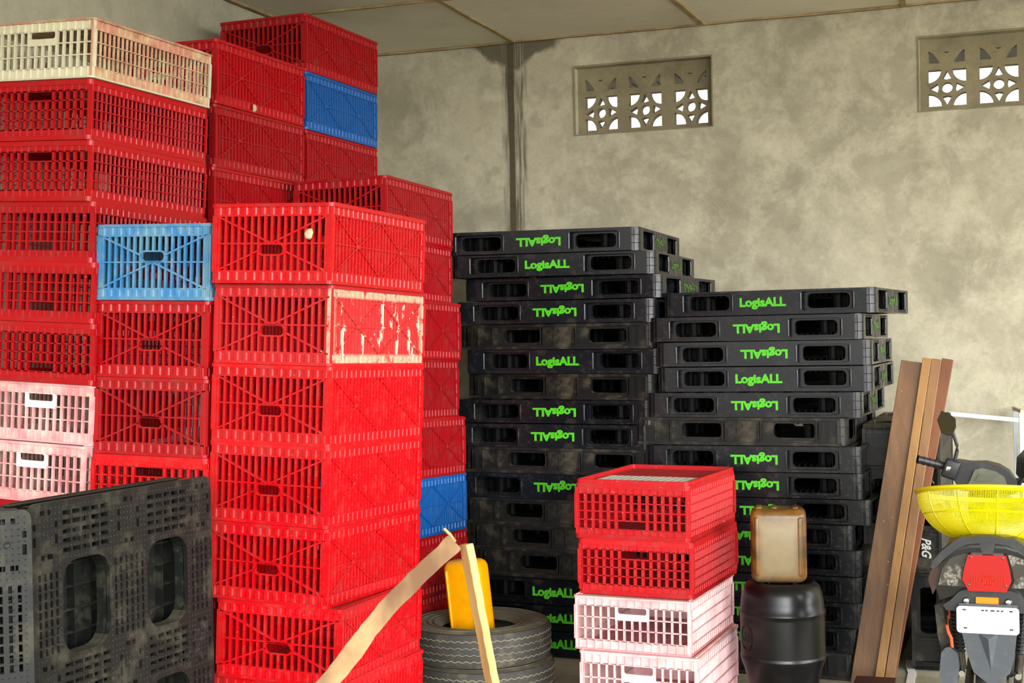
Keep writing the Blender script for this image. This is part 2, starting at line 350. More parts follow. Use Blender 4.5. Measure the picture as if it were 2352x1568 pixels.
# stack -> (lean about Y, lean about X, scale, [(index from top, kind, near-corner x, y, z, yaw, height)])
STACKS={
 'L':(0.0550,-0.0204,0.945,[
  (11, 'G', -3.9624, 5.1975, 0.14, -0.059, 0.2616),
  (10, 'G', -3.9482, 5.2022, 0.4016, -0.059, 0.2616),
  (9, 'G', -3.9331, 5.2079, 0.6632, -0.059, 0.2616),
  (8, 'G', -3.918, 5.2136, 0.9247, -0.059, 0.2616),
  (7, 'G', -3.9038, 5.2192, 1.1863, -0.059, 0.2616),
  (6, 'G', -3.884, 5.2618, 1.4479, -0.0561, 0.263),
  (5, 'G', -3.8547, 5.2429, 1.7106, -0.0446, 0.2675),
  (4, 'G', -3.8499, 5.2485, 1.979, -0.0586, 0.2669),
  (3, 'G', -3.8528, 5.2533, 2.2455, -0.0628, 0.2676),
  (2, 'G', -3.8452, 5.2353, 2.5129, -0.0669, 0.2658),
  (1, 'G', -3.8301, 5.224, 2.7785, -0.0718, 0.2629),
  (0, 'G', -3.8017, 5.2183, 3.0421, -0.0756, 0.2589),
 ]),
 'F':(0.0406,-0.0211,0.926,[
  (6, 'X', -2.7373, 5.2171, 0.14, -0.0531, 0.3355),
  (5, 'X', -2.6715, 5.2217, 0.4755, 0.0238, 0.3211),
  (4, 'X', -2.7271, 5.2199, 0.7966, -0.0406, 0.324),
  (3, 'X', -2.7224, 5.2328, 1.1207, -0.0473, 0.332),
  (2, 'X', -2.7067, 5.2328, 1.4522, -0.048, 0.3286),
  (1, 'X', -2.7076, 5.2625, 1.7809, -0.0525, 0.3347),
  (0, 'X', -2.6771, 5.2199, 2.1162, -0.0455, 0.3313),
 ]),
 'B':(0.0334,-0.0262,0.926,[
  (6, 'X', -3.329, 5.2606, 0.14, 0.0031, 0.3323),
  (5, 'X', -3.3123, 5.2458, 0.4723, 0.0031, 0.3308),
  (4, 'X', -3.3142, 5.2625, 0.8031, 0.0031, 0.3334),
  (3, 'G', -3.2993, 5.2449, 1.1364, 0.0347, 0.2627),
  (2, 'X', -3.3067, 5.2699, 1.3985, -0.0057, 0.3339),
  (1, 'X', -3.3021, 5.2819, 1.7328, -0.005, 0.3322),
  (0, 'X', -3.2817, 5.2754, 2.0652, -0.0108, 0.3285),
 ]),
 'C':(-0.0083,-0.0334,0.926,[
  (7, 'X', -3.2234, 6.957, 0.14, -0.0535, 0.3279),
  (6, 'X', -3.2151, 6.9719, 0.4679, -0.0742, 0.328),
  (5, 'X', -3.2197, 6.9932, 0.7957, -0.0701, 0.3242),
  (4, 'X', -3.2216, 6.9969, 1.1207, -0.071, 0.3285),
  (3, 'X', -3.2373, 6.9932, 1.4485, -0.0487, 0.3356),
  (2, 'X', -3.2354, 7.0209, 1.7846, -0.0563, 0.327),
  (1, 'X', -3.2549, 7.0089, 2.1115, -0.0278, 0.33),
  (0, 'X', -3.2595, 7.0191, 2.4412, -0.0399, 0.3279),
 ]),
 'D':(0.0049,-0.0165,0.926,[
  (10, 'X', -3.8864, 7.2422, 0.14, -0.0447, 0.3277),
  (9, 'X', -3.8846, 7.2478, 0.4677, -0.0447, 0.3277),
  (8, 'X', -3.8836, 7.2534, 0.7954, -0.0447, 0.3277),
  (7, 'X', -3.8818, 7.2589, 1.1231, -0.0447, 0.3277),
  (6, 'X', -3.8799, 7.2645, 1.4508, -0.0447, 0.3277),
  (5, 'X', -3.8781, 7.27, 1.7785, -0.0447, 0.3277),
  (4, 'X', -3.8772, 7.2747, 2.1062, -0.0447, 0.3277),
  (3, 'X', -3.8753, 7.2802, 2.4339, -0.0447, 0.3277),
  (2, 'X', -3.8883, 7.3108, 2.7616, -0.0481, 0.3276),
  (1, 'X', -3.8698, 7.2895, 3.0894, -0.0459, 0.3291),
  (0, 'X', -3.8586, 7.2747, 3.4181, -0.0511, 0.3258),
 ]),
 'E':(0.0195,-0.0172,0.926,[
  (9, 'X', -3.9846, 6.357, 0.14, -0.0571, 0.331),
  (8, 'X', -3.9781, 6.3625, 0.471, -0.0571, 0.331),
  (7, 'X', -3.9716, 6.3681, 0.802, -0.0571, 0.331),
  (6, 'X', -3.9651, 6.3737, 1.133, -0.0571, 0.331),
  (5, 'X', -3.9587, 6.3792, 1.464, -0.0571, 0.331),
  (4, 'X', -3.9522, 6.3857, 1.7949, -0.0571, 0.331),
  (3, 'X', -3.9457, 6.3913, 2.1259, -0.0571, 0.331),
  (2, 'X', -3.9475, 6.3987, 2.4569, -0.0571, 0.331),
  (1, 'X', -3.9374, 6.4088, 2.7884, -0.0695, 0.3231),
  (0, 'X', -3.9142, 6.3996, 3.1116, -0.0591, 0.3295),
 ]),
 'G':(0.0084,-0.0029,0.97,[
  (3, 'G', -1.5472, 6.7522, 0, -0.0278, 0.3303),
  (2, 'G', -1.5821, 6.7774, 0.3303, -0.0424, 0.2663),
  (1, 'G', -1.5753, 6.8239, 0.5961, -0.0556, 0.2721),
  (0, 'G', -1.5927, 6.8356, 0.8687, -0.0648, 0.276),
 ]),
 'P':(0.0070,-0.0033,1.02,[
  (16, 'P', -2.0461, 7.956, 0.0, -0.0568, 0.1512),
  (15, 'P', -2.0451, 7.956, 0.1507, -0.0568, 0.1512),
  (14, 'P', -2.0441, 7.957, 0.3024, -0.0568, 0.1512),
  (13, 'P', -1.9686, 7.9703, 0.4532, -0.0863, 0.1552),
  (12, 'P', -2.0094, 7.9703, 0.6089, -0.0772, 0.1536),
  (11, 'P', -2.0461, 7.9693, 0.7626, -0.0688, 0.1576),
  (10, 'P', -2.0614, 7.9631, 0.9204, -0.0579, 0.152),
  (9, 'P', -2.0176, 7.9611, 1.0721, -0.0617, 0.1521),
  (8, 'P', -2.0696, 7.9682, 1.2239, -0.0365, 0.1431),
  (7, 'P', -2.0563, 7.957, 1.3675, -0.0542, 0.1411),
  (6, 'P', -2.0563, 7.9662, 1.5082, -0.165, 0.1501),
  (5, 'P', -2.0074, 7.9825, 1.6579, -0.0699, 0.1467),
  (4, 'P', -2.0441, 7.9652, 1.8046, -0.0828, 0.1487),
  (3, 'P', -2.0359, 7.9509, 1.9533, -0.0326, 0.1382),
  (2, 'P', -1.9941, 7.9478, 2.092, -0.0695, 0.1355),
  (1, 'P', -2.0216, 7.9325, 2.2277, 0.0226, 0.1358),
  (0, 'P', -2.1124, 7.9438, 2.3633, 0.0273, 0.1402),
 ]),
 'Q':(0.0007,-0.0014,0.98,[
  (14, 'P', -0.9457, 7.8772, 0.0, -0.028, 0.1401),
  (13, 'P', -0.9222, 7.888, 0.1397, -0.028, 0.1371),
  (12, 'P', -0.8996, 7.889, 0.2774, -0.028, 0.1374),
  (11, 'P', -0.9045, 7.888, 0.4141, -0.028, 0.1401),
  (10, 'P', -0.9045, 7.8988, 0.5548, -0.028, 0.1424),
  (9, 'P', -0.9467, 7.8861, 0.6975, -0.028, 0.137),
  (8, 'P', -0.8526, 7.8959, 0.8342, -0.028, 0.1386),
  (7, 'P', -0.8908, 7.89, 0.9729, -0.028, 0.1416),
  (6, 'P', -0.8918, 7.8782, 1.1146, -0.0098, 0.1461),
  (5, 'P', -0.9741, 7.8998, 1.2602, -0.0463, 0.1529),
  (4, 'P', -0.8879, 7.8949, 1.4129, -0.0178, 0.1414),
  (3, 'P', -0.8301, 7.9174, 1.5546, -0.0143, 0.142),
  (2, 'P', -0.832, 7.9115, 1.6963, -0.0095, 0.1402),
  (1, 'P', -0.8722, 7.9017, 1.837, -0.0279, 0.1409),
  (0, 'P', -0.8085, 7.9096, 1.9777, -0.0802, 0.1418),
 ]),
}
# ------------------------------------------------------------------ the room
WY = 9.65; ZC = 3.98; LX = -4.62; RX = 5.2
WT = .16
wins = [(-3.008, -2.038, 3.289, 3.758), (-.68, .29, 3.289, 3.758)]
m = MB(); m.plate([(LX - .2, -.02), (RX, -.02), (RX, ZC + .12), (LX - .2, ZC + .12)],
                  [[(a, c), (b, c), (b, d), (a, d)] for a, b, c, d in wins], WT, XZ(WY + WT / 2))
tag(m.build('wall_back', MT['plaster']), kind='structure')
m = MB(); m.box(LX - .16, LX, .5, WY + .16, 0, ZC + .12); tag(m.build('wall_left', MT['plaster_side']), kind='structure')
m = MB(); m.box(LX - .2, RX, -14, WY + .16, -.15, 0); tag(m.build('floor', MT['floor']), kind='structure')
m = MB(); m.box(LX, -3.23, 4.7, 8.25, 0, .14); m.box(-3.30, -2.68, 5.0, 6.15, 0, .14)
tag(m.build('floor', MT['floor']), kind='structure')
m = MB(); m.box(LX - .2, RX, -.8, WY + .16, ZC, ZC + .1); tag(m.build('ceiling', MT['ceiling']), kind='structure')
# ceiling battens: thin bamboo strips along the panel joints
rng = random.Random(3)
def batten(p, q, w=.022):
    p = Vector(p); q = Vector(q); n = 24; mb = MB(); pts = []
    for i in range(n + 1):
        t = i / n; v = p.lerp(q, t); v += Vector((rng.uniform(-1, 1), rng.uniform(-1, 1), 0)) * .006 + Vector((0, 0, rng.uniform(-.003, .003))); pts.append(v)
    for i in range(n): mb.bar(pts[i], pts[i + 1], w * rng.uniform(.85, 1.15), .014)
    return mb.build('trim_%d' % batten.k, MT['batten'])
batten.k = 1
zb = ZC - .006
for p, q, w_ in (((LX, 8.2, zb), (RX, 8.32, zb), .024), ((LX, 6.9, zb), (RX, 7.0, zb), .024), ((LX, 5.6, zb), (RX, 5.6, zb), .024),
              ((LX, 9.62, zb), (RX, 9.62, zb), .026), ((LX + .03, -.75, zb), (LX + .03, 9.6, zb), .03),
              ((-3.37, -.75, zb), (-3.45, 9.62, zb), .035), ((-2.16, -.75, zb), (-2.09, 9.62, zb), .035), ((-.80, -.75, zb), (-.76, 9.62, zb), .035),
              ((.57, -.75, zb), (.57, 9.62, zb), .035)):
    tag(batten(p, q, w_), kind='structure'); batten.k += 1
# dark vertical joint strip on the back wall
m = MB(); m.box(-3.502, -3.462, WY - .006, WY + .02, 0, ZC - .01); tag(m.build('trim_%d' % batten.k, MT['dark_joint']), kind='structure'); batten.k += 1

# breeze-block windows
def arc(cx, cz, r, a0, a1, n=8): return [(cx + r * math.cos(math.radians(a0 + (a1 - a0) * i / n)), cz + r * math.sin(math.radians(a0 + (a1 - a0) * i / n))) for i in range(n + 1)]
def block_holes(cx, cz, s):
    """one breeze block of half size s: quarter-disc corner openings, curved triangles, a round centre"""
    h = []
    for sx, sz in ((1, 1), (-1, 1), (-1, -1), (1, -1)):
        X = cx + sx * s; Z = cz + sz * s; R = s * .70
        a = {(1, 1): (180, 270), (-1, 1): (270, 360), (-1, -1): (0, 90), (1, -1): (90, 180)}[(sx, sz)]
        h.append([(X, Z)] + arc(X, Z, R, a[0], a[1], 7))
    h.append(arc(cx, cz, s * .285, 0, 345, 14))
    for k in range(4):
        a = math.radians(90 * k); ca, sa = math.cos(a), math.sin(a)
        tri = [(s * .93, 0), (s * .50, s * .24), (s * .44, 0), (s * .50, -s * .24)]
        h.append([(cx + x * ca - y * sa, cz + x * sa + y * ca) for x, y in tri])
    return h
for i, (a, b, c, d) in enumerate(wins):
    W = b - a; m = MB(); holes = []
    pw = W / 3
    for k in range(3):
        cx = a + pw * (k + .5) + (.006 if k == 0 else 0); s = .118
        holes += block_holes(cx, c + .152, s)
        for sx in (-1, 1):      # cut-down upper course: two horn-shaped openings and a slot
            holes.append([(cx + sx * s * .95, d - .155), (cx + sx * s * .95, d - .075), (cx + sx * s * .7, d - .095), (cx + sx * s * .45, d - .135), (cx + sx * s * .38, d - .158)])
        holes.append([(cx - .022, d - .085), (cx, d - .095), (cx + .022, d - .083), (cx, d - .087)])
    m.plate([(a, c), (b, c), (b, d), (a, d)], holes, .07, XZ(WY + .105))
    wo = tag(m.build('window_%d' % (i + 1), MT['breeze']), kind='structure')
    f = MB(); f.plate([(a - .008, c - .006), (b + .008, c - .006), (b + .008, d + .014), (a - .008, d + .014)], [[(a, c), (b, c), (b, d), (a, d)]], .012, XZ(WY - .003))
    f.build('window_frame', MT['breeze'], wo)
# eave of the neighbouring roof seen through the upper course
m = MB()
for k in range(70):
    x = -4.2 + k * .1; m.bar((x, WY + .17, 3.875), (x, WY + 1.60, 3.862), .1, .02 if k % 2 else .035)
tag(m.build('roof_eave', MT['eave']), kind='structure')
m = MB(); m.box(-40, 40, -40, -14, -.2, -.04); m.box(-40, 40, WY + .16, 30, -.2, -.04); m.box(RX, 40, -14, WY + .16, -.2, -.04)
tag(m.build('yard_ground', MT['ground']), kind='structure')
# ------------------------------------------------------------------ crates
def ribs(m, a0, a1, c, z0, z1, n, face, out=.004, half=.007):
    """rounded vertical ribs on a band; face 'y-','y+','x+','x-' at coordinate c"""
    for i in range(n):
        a = a0 + (a1 - a0) * (i + .5) / n
        sg = -1 if face[1] == '-' else 1
        prof = [(a - half, 0), (a - half * .6, out), (a + half * .6, out), (a + half, 0)]
        vs = []
        for z in (z0, z1):
            for u, o in prof:
                vs.append((u, c + sg * o, z) if face[0] == 'y' else (c + sg * o, u, z))
        m.add(vs, [(0, 1, 5, 4), (1, 2, 6, 5), (2, 3, 7, 6), (0, 3, 2, 1), (4, 5, 6, 7)], None, False)
def rim(m, w, l, z0, z1, t, r=.02):
    m.plate(rr(0, 0, w, l, r, 3), [rr(0, 0, w - 2 * t, l - 2 * t, r * .5, 2)], z1 - z0, Matrix.Translation((0, 0, (z0 + z1) / 2)))
def grid_deck(m, w, l, z0, z1, n, cross, bw):
    """slatted floor / lid: slats run along y"""
    for i in range(n):
        x = -w / 2 + w * (i + .5) / n; m.box(x - bw / 2, x + bw / 2, -l / 2, l / 2, z0, z1)
    for i in range(cross):
        y = -l / 2 + l * (i + .5) / cross; m.box(-w / 2, w / 2, y - .004, y + .004, z0 + .001, z1 - .002)
RS = {'X': .014, 'R': .022, 'G': .008}
def end_panel(kind, w, l, h, y, slim=False):
    """a short side with bars, braces and the hand hole; y = -l/2 or l/2"""
    sg = -1 if y < 0 else 1; m = MB(); yi = y - sg * .010
    z0, z1 = .052, h - .052; hw = w / 2 - .018
    lo, hi = min(yi, yi - sg * .014), max(yi, yi - sg * .014)
    # bands with ribs
    rs = RS[kind]
    for za, zb in ((rs, .052), (h - .052, h - rs - .002)):
        m.box(-w / 2 + .006, w / 2 - .006, lo, hi, za, zb)
        ribs(m, -w / 2 + .01, w / 2 - .01, y - sg * .010, za, zb, 13 if kind == 'X' else 14, 'y' + ('-' if sg < 0 else '+'), .006, .014 if kind == 'X' else .006)
    for sx in (-1, 1): m.box(sx * (w / 2 - .011) - .011, sx * (w / 2 - .011) + .011, lo, hi, z0, z1)
    if kind == 'X':
        n = 17; zm = (z0 + z1) / 2; hz0, hz1, hx = zm - .048, zm - .006, .062
        for i in range(n):
            x = -hw + 2 * hw * (i + .5) / n
            if abs(x) < hx: m.box(x - .006, x + .006, lo, hi, z0, hz0); m.box(x - .006, x + .006, lo, hi, zm, z1)
            else: m.box(x - .006, x + .006, lo, hi, z0, z1)
        f = lo - .004 if sg < 0 else lo; g = hi if sg < 0 else hi + .004
        m.box(-hw, hw, f, g, zm - .004, zm + .003); m.box(-hw, hw, f, g, z0 - .003, z0 + .006); m.box(-hw, hw, f, g, z1 - .006, z1 + .003)
        yb = (f + g) / 2; wd = g - f
        for sx in (-1, 1):
            m.bar((sx * hw, yb, z1), (0, yb, zm), .008, wd, (0, 1, 0)); m.bar((sx * hw, yb, z0), (sx * hx, yb, (hz0 + hz1) / 2 - .004), .008, wd, (0, 1, 0))
        m.plate(rr(0, (hz0 + hz1) / 2, hx * 2 + .014, hz1 - hz0 + .014, .022), [rr(0, (hz0 + hz1) / 2, hx * 2, hz1 - hz0, .018)], wd, XZ(yb))
    else:
        rows = 3 if kind == 'G' else 4; n = 14; bw = .0095 if kind == 'G' else (.0125 if slim else .015)
        zs = [z0 + (z1 - z0) * k / rows for k in range(1, rows)]
        nx = 2.0 if kind == 'G' else 1.95
        pitch = 2 * hw / n; hx = pitch * 2
        hz0 = z1 - (.034 if kind == 'G' else (z1 - z0) / rows); zpl = hz0 - .030 if kind == 'G' else hz0
        for i in range(n + 1):
            x = -hw + pitch * i
            top = z1 if abs(x) > hx - .004 else zpl
            m.box(x - bw / 2, x + bw / 2, lo, hi, z0, top)
        for z in zs:
            if kind == 'G' and z > zpl - .01:
                m.box(-hw, -hx, lo, hi, z - .003, z + .003); m.box(hx, hw, lo, hi, z - .003, z + .003)
            else: m.box(-hw, hw, lo, hi, z - .003, z + .003)
        m.box(-hw, hw, lo, hi, z0 - .004, z0 + .003); m.box(-hw, hw, lo, hi, z1 - .002, z1 + .004)
    return m
def handle_plate(w, l, h, y):
    sg = -1 if y < 0 else 1; m = MB(); z1 = h - .052; pitch = (w - .036) / 14; hx = pitch * 2
    m.plate([(-hx - .005, z1 - .068), (hx + .005, z1 - .068), (hx + .005, z1 + .002), (-hx - .005, z1 + .002)],
            [rr(0, z1 - .018, 2 * hx - .012, .034, .011)], .017, XZ(y - sg * .016))
    return m
def side_panel(kind, w, l, h, sx, slim=False):
    m = MB(); x = sx * (w / 2 - .010); z0, z1 = .052, h - .052
    dp = .018 if kind == 'X' else .010
    lo, hi = min(x, x - sx * dp), max(x, x - sx * dp)
    rs = RS[kind]
    for za, zb in ((rs, .052), (h - .052, h - rs - .002)):
        m.box(min(x, x - sx * .014), max(x, x - sx * .014), -l / 2 + .006, l / 2 - .006, za, zb)
        ribs(m, -l / 2 + .01, l / 2 - .01, x, za, zb, 21 if kind == 'X' else 22, 'x' + ('+' if sx > 0 else '-'), .005, .0065)
    pw = .040 if kind == 'X' else .016
    for sy in (-1, 1): m.box(lo, hi, sy * (l / 2 - .008) - pw * (sy > 0), sy * (l / 2 - .008) + pw * (sy < 0), z0, z1)
    if kind == 'X':
        for sy in (-1, 1):
            for k in range(3): zz = z0 + (z1 - z0) * (k + .5) / 3; m.rbox(min(x, x + sx * .005), max(x, x + sx * .005), sy * (l / 2 - .028) - .013, sy * (l / 2 - .028) + .013, zz - .033, zz + .033, .003, 1)
    n = 27 if kind == 'X' else 28; hl = l / 2 - .008 - pw; bw = .020 if kind == 'X' else (.0095 if kind == 'G' or slim else .014)
    for i in range(n):
        y = -hl + 2 * hl * (i + .5) / n
        prof = [(y - bw / 2, 0), (y - bw / 2 + .004, 1), (y + bw / 2 - .004, 1), (y + bw / 2, 0)]
        vs = [((x - sx * dp) + sx * dp * o, u, z) for z in (z0, z1) for u, o in prof]
        m.add(vs, [(0, 1, 5, 4), (1, 2, 6, 5), (2, 3, 7, 6), (3, 0, 4, 7), (0, 3, 2, 1), (4, 5, 6, 7)])
    f, g = min(x, x + sx * .004), max(x, x + sx * .004); xb = x + sx * .002
    if kind == 'X':
        zm = (z0 + z1) / 2; hb = hl + .006
        m.box(f, g, -hb, hb, zm - .003, zm + .003); m.box(f, g, -hb, hb, z0 - .003, z0 + .003); m.box(f, g, -hb, hb, z1 - .003, z1 + .003)
        for c0 in (-hb / 2, hb / 2):
            m.bar((xb, c0 - hb / 2, z0), (xb, c0 + hb / 2, z1), .006, .004, (1, 0, 0)); m.bar((xb, c0 - hb / 2, z1), (xb, c0 + hb / 2, z0), .006, .004, (1, 0, 0))
            m.rbox(f, g + .001, c0 - .010, c0 + .010, zm - .010, zm + .010, .001, 1)
    else:
        rows = 3 if kind == 'G' else 4
        for k in range(0, rows + 1):
            z = z0 + (z1 - z0) * k / rows; m.box(f, g, -hl, hl, z - .0025, z + .0025)
    return m
def make_crate(kind, w, l, h, key, colmat, inner=None):
    root = empty('crate'); mt = MT[colmat]; im = MT[inner] if inner else mt
    ins = .012 if kind == 'R' else 0; rs = RS[kind]
    b = MB(); rim(b, w - ins, l - ins, 0, rs, .03); grid_deck(b, w - .04, l - .04, .002, .010, 20, 7, .0235); b.build('base', im, root)
    t = MB(); rim(t, w + .004 - ins, l + .004 - ins, h - rs - .003, h - .001, .03)
    for sx in (-1, 1): t.box(sx * (w / 2 - .012) - .003, sx * (w / 2 - .012) + .003, -l / 2 + .02, l / 2 - .02, h - .003, h + .004)
    grid_deck(t, w - .05, l - .05, h - .014, h - .006, 20, 7, .0235); t.build('lid', mt, root)
    for y in (-l / 2, l / 2):
        e_ = end_panel(kind, w, l, h, y, key == 'L').build('end_panel', mt, root)
        if kind == 'G': handle_plate(w, l, h, y).build('handle_plate', MT['pink_plate'] if colmat.startswith('pink') else mt, e_)
    for s in (1, -1): side_panel(kind, w, l, h, s, key == 'L').build('side_panel', mt, root)
    return root
DX = (.6253, .9354, .3557); DG = (.6202, .9036, .2817); DL = (.6202, .9036, .2817); DP = (1.212, 1.1213, .15)

# label/colour of every crate: stack -> index from the top -> (kind, colour, flipped, label)
def P_(kind, col, flip, label): return (kind, col, flip, label)
ordn = ['top', 'second from the top', 'third from the top', 'fourth from the top', 'fifth from the top', 'sixth from the top', 'seventh from the top', 'eighth from the top', 'ninth from the top', 'tenth from the top', 'eleventh from the top', 'twelfth from the top']
CR = {
 'L': [('G', 'cream', 0, 'cream poultry crate with salmon stained side, topmost of the far left stack')] +
      [('R', 'red_deep', f, 'red grid-sided poultry crate, %s in the far left stack' % ordn[k]) for k, f in ((1, 0), (2, 0), (3, 1), (4, 1), (5, 1))] +
      [('G', 'pink_deep', 0, 'upper of the two pale pink crates low in the far left stack'), ('G', 'pink_deep', 0, 'lower of the two pale pink crates, half hidden by the standing black pallet')] +
      [('R', 'red_deep', 0, 'red crate, %s in the far left stack, behind the standing pallet' % ordn[k]) for k in (8, 9, 10, 11)],
 'F': [('X', 'red', 0, 'bright red crate topping the nearest tall red stack, mud clod on its front'),
       ('X', 'red_faded', 0, 'red crate splashed with cement on its right side, second in the nearest red stack'),
       ('X', 'red', 0, 'red cross-braced crate, third from the top of the nearest red stack'),
       ('X', 'red', 0, 'red cross-braced crate, fourth from the top of the nearest red stack'),
       ('X', 'red', 0, 'red cross-braced crate, fifth from the top of the nearest red stack'),
       ('X', 'red', 0, 'red crate twisted out of line, sixth from the top of the nearest red stack'),
       ('X', 'red', 0, 'lowest red crate of the nearest red stack, behind the long rough plank')],
 'B': [('X', 'blue_faded', 1, 'weathered light blue crate topping the second stack, hand hole above its middle bar'),
       ('X', 'red_deep', 0, 'red cross-braced crate directly under the weathered light blue crate'),
       ('X', 'red_dull', 0, 'dusty red cross-braced crate two below the weathered light blue crate'),
       ('R', 'red', 0, 'red grid-sided crate just behind the top edge of the standing black pallet'),
       ('X', 'blue', 0, 'blue crate glimpsed through the openings of the standing black pallet'),
       ('X', 'red_dull', 0, 'dull red crate showing as a strip right of the standing black pallet'),
       ('X', 'blue', 0, 'lowest blue crate of the second stack, a sliver right of the standing pallet')],
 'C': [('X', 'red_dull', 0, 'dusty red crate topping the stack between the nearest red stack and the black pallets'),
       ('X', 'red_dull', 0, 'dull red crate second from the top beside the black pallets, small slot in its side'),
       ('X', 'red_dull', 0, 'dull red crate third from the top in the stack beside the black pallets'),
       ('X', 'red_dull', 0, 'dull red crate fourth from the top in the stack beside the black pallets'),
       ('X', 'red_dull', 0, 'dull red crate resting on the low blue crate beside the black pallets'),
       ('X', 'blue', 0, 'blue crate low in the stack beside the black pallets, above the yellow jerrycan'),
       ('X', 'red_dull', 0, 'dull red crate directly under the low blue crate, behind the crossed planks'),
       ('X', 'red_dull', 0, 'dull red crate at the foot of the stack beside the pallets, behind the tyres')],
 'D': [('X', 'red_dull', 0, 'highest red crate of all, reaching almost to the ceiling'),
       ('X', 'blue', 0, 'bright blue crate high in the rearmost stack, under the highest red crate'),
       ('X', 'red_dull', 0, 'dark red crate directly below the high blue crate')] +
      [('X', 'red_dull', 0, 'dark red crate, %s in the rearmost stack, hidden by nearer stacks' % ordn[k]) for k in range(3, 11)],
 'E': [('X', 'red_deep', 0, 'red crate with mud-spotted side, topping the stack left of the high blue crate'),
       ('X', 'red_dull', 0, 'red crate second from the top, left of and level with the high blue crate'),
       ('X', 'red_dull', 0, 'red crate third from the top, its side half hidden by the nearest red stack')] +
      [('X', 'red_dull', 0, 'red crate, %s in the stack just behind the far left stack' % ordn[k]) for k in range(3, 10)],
 'G': [('R', 'red_faded', 1, 'red grid crate with white sliding door in its lid, topping the centre stack'),
       ('R', 'red_faded', 0, 'red grid-sided crate with buckled right side, second in the centre stack'),
       ('G', 'pink', 0, 'upper pale pink crate with white hand plate in the centre stack'),
       ('G', 'pink', 0, 'lowest pale pink crate of the centre stack, standing on the floor')],
}
GR = {'L': 'poultry crates in the far left stack', 'F': 'crates in the nearest tall red stack', 'B': 'crates in the second stack from the left', 'C': 'crates in the stack beside the black pallets',
      'D': 'crates in the rearmost stack', 'E': 'crates in the stack behind the far left one', 'G': 'crates in the centre stack',
      'P': 'black pallets in the left pallet stack', 'Q': 'black pallets in the right pallet stack'}
protos = {}
def crate_proto(kind, col, dims, dk):
    key = (kind, col, dk)
    if key not in protos:
        inner = 'pink_inner' if col.startswith('pink') else None
        protos[key] = make_crate(kind, *dims, dk, col, inner); return protos[key], True
    return protos[key], False
def place(root, stack, it, dims):
    u, v, k, _ = STACKS[stack]; i, typ, bx, by, bz, yaw, h = it
    T = Matrix.Rotation(v, 4, 'X') @ Matrix.Rotation(u, 4, 'Y')
    R = T @ Matrix.Rotation(yaw, 4, 'Z')
    off = R @ Vector((-dims[0] * k / 2, dims[1] * k / 2, 0))
    sc_ = Matrix.Diagonal((k, k, h / dims[2], 1))
    return Matrix.Translation(Vector((bx, by, bz)) + off) @ R @ sc_
def setmat(o, m):
    o.data = o.data.copy(); o.data.materials.clear(); o.data.materials.append(m)
CRATES = {}
for st, specs in CR.items():
    items = sorted(STACKS[st][3], key=lambda a: a[0])
    for it, (kind, col, flip, label) in zip(items, specs):
        dims = DX if kind == 'X' else (DL if st == 'L' else DG)
        pr_, new = crate_proto(kind, col, dims, 'L' if st == 'L' else '')
        o = pr_ if new else copy_tree(pr_)
        o.name = 'poultry_crate'
        Mx = place(o, st, it, dims)
        if flip: Mx = Mx @ Matrix.Translation((0, 0, dims[2])) @ Matrix.Rotation(PI, 4, 'Y')
        o.matrix_world = Mx
        tag(o, label, 'crate', GR[st]); CRATES[(st, it[0])] = o
def part(o, nm, k=0): return [c for c in o.children if c.name.split('.')[0] == nm][k]
# individually weathered parts
o = CRATES[('L', 0)]; setmat(part(o, 'side_panel', 0), MT['salmon']); part(o, 'side_panel', 0)['label'] = 'salmon pink stained side'
setmat(part(o, 'lid'), MT['salmon'])
o = CRATES[('F', 1)]; setmat(part(o, 'side_panel', 0), MT['splash']); part(o, 'side_panel', 0)['label'] = 'cement-splashed side'
o = CRATES[('G', 0)]
# white sliding door in the upturned base grid of the top centre crate
w, l, h = DG; m = MB()
for i in range(13):
    x = -.25 + .5 * (i + .5) / 13; m.box(x - .016, x + .016, -l / 2 + .03, l / 2 - .50, -.004, .0)
m.box(-.25, .25, -l / 2 + .03, -l / 2 + .045, -.005, .001)
d = m.build('sliding_door', MT['greywhite'], o); d['label'] = 'white sliding door'
m = MB(); rim(m, w - .02, l - .02, -.020, 0, .014, .02); d = m.build('stacking_rim', MT['red_faded'], o)
for key in (('G', 1),):
    o = CRATES[key]; m = MB(); rim(m, w - .02, l - .02, h - .004, h + .004, .014, .02); m.build('stacking_rim', MT['red_faded'], o)
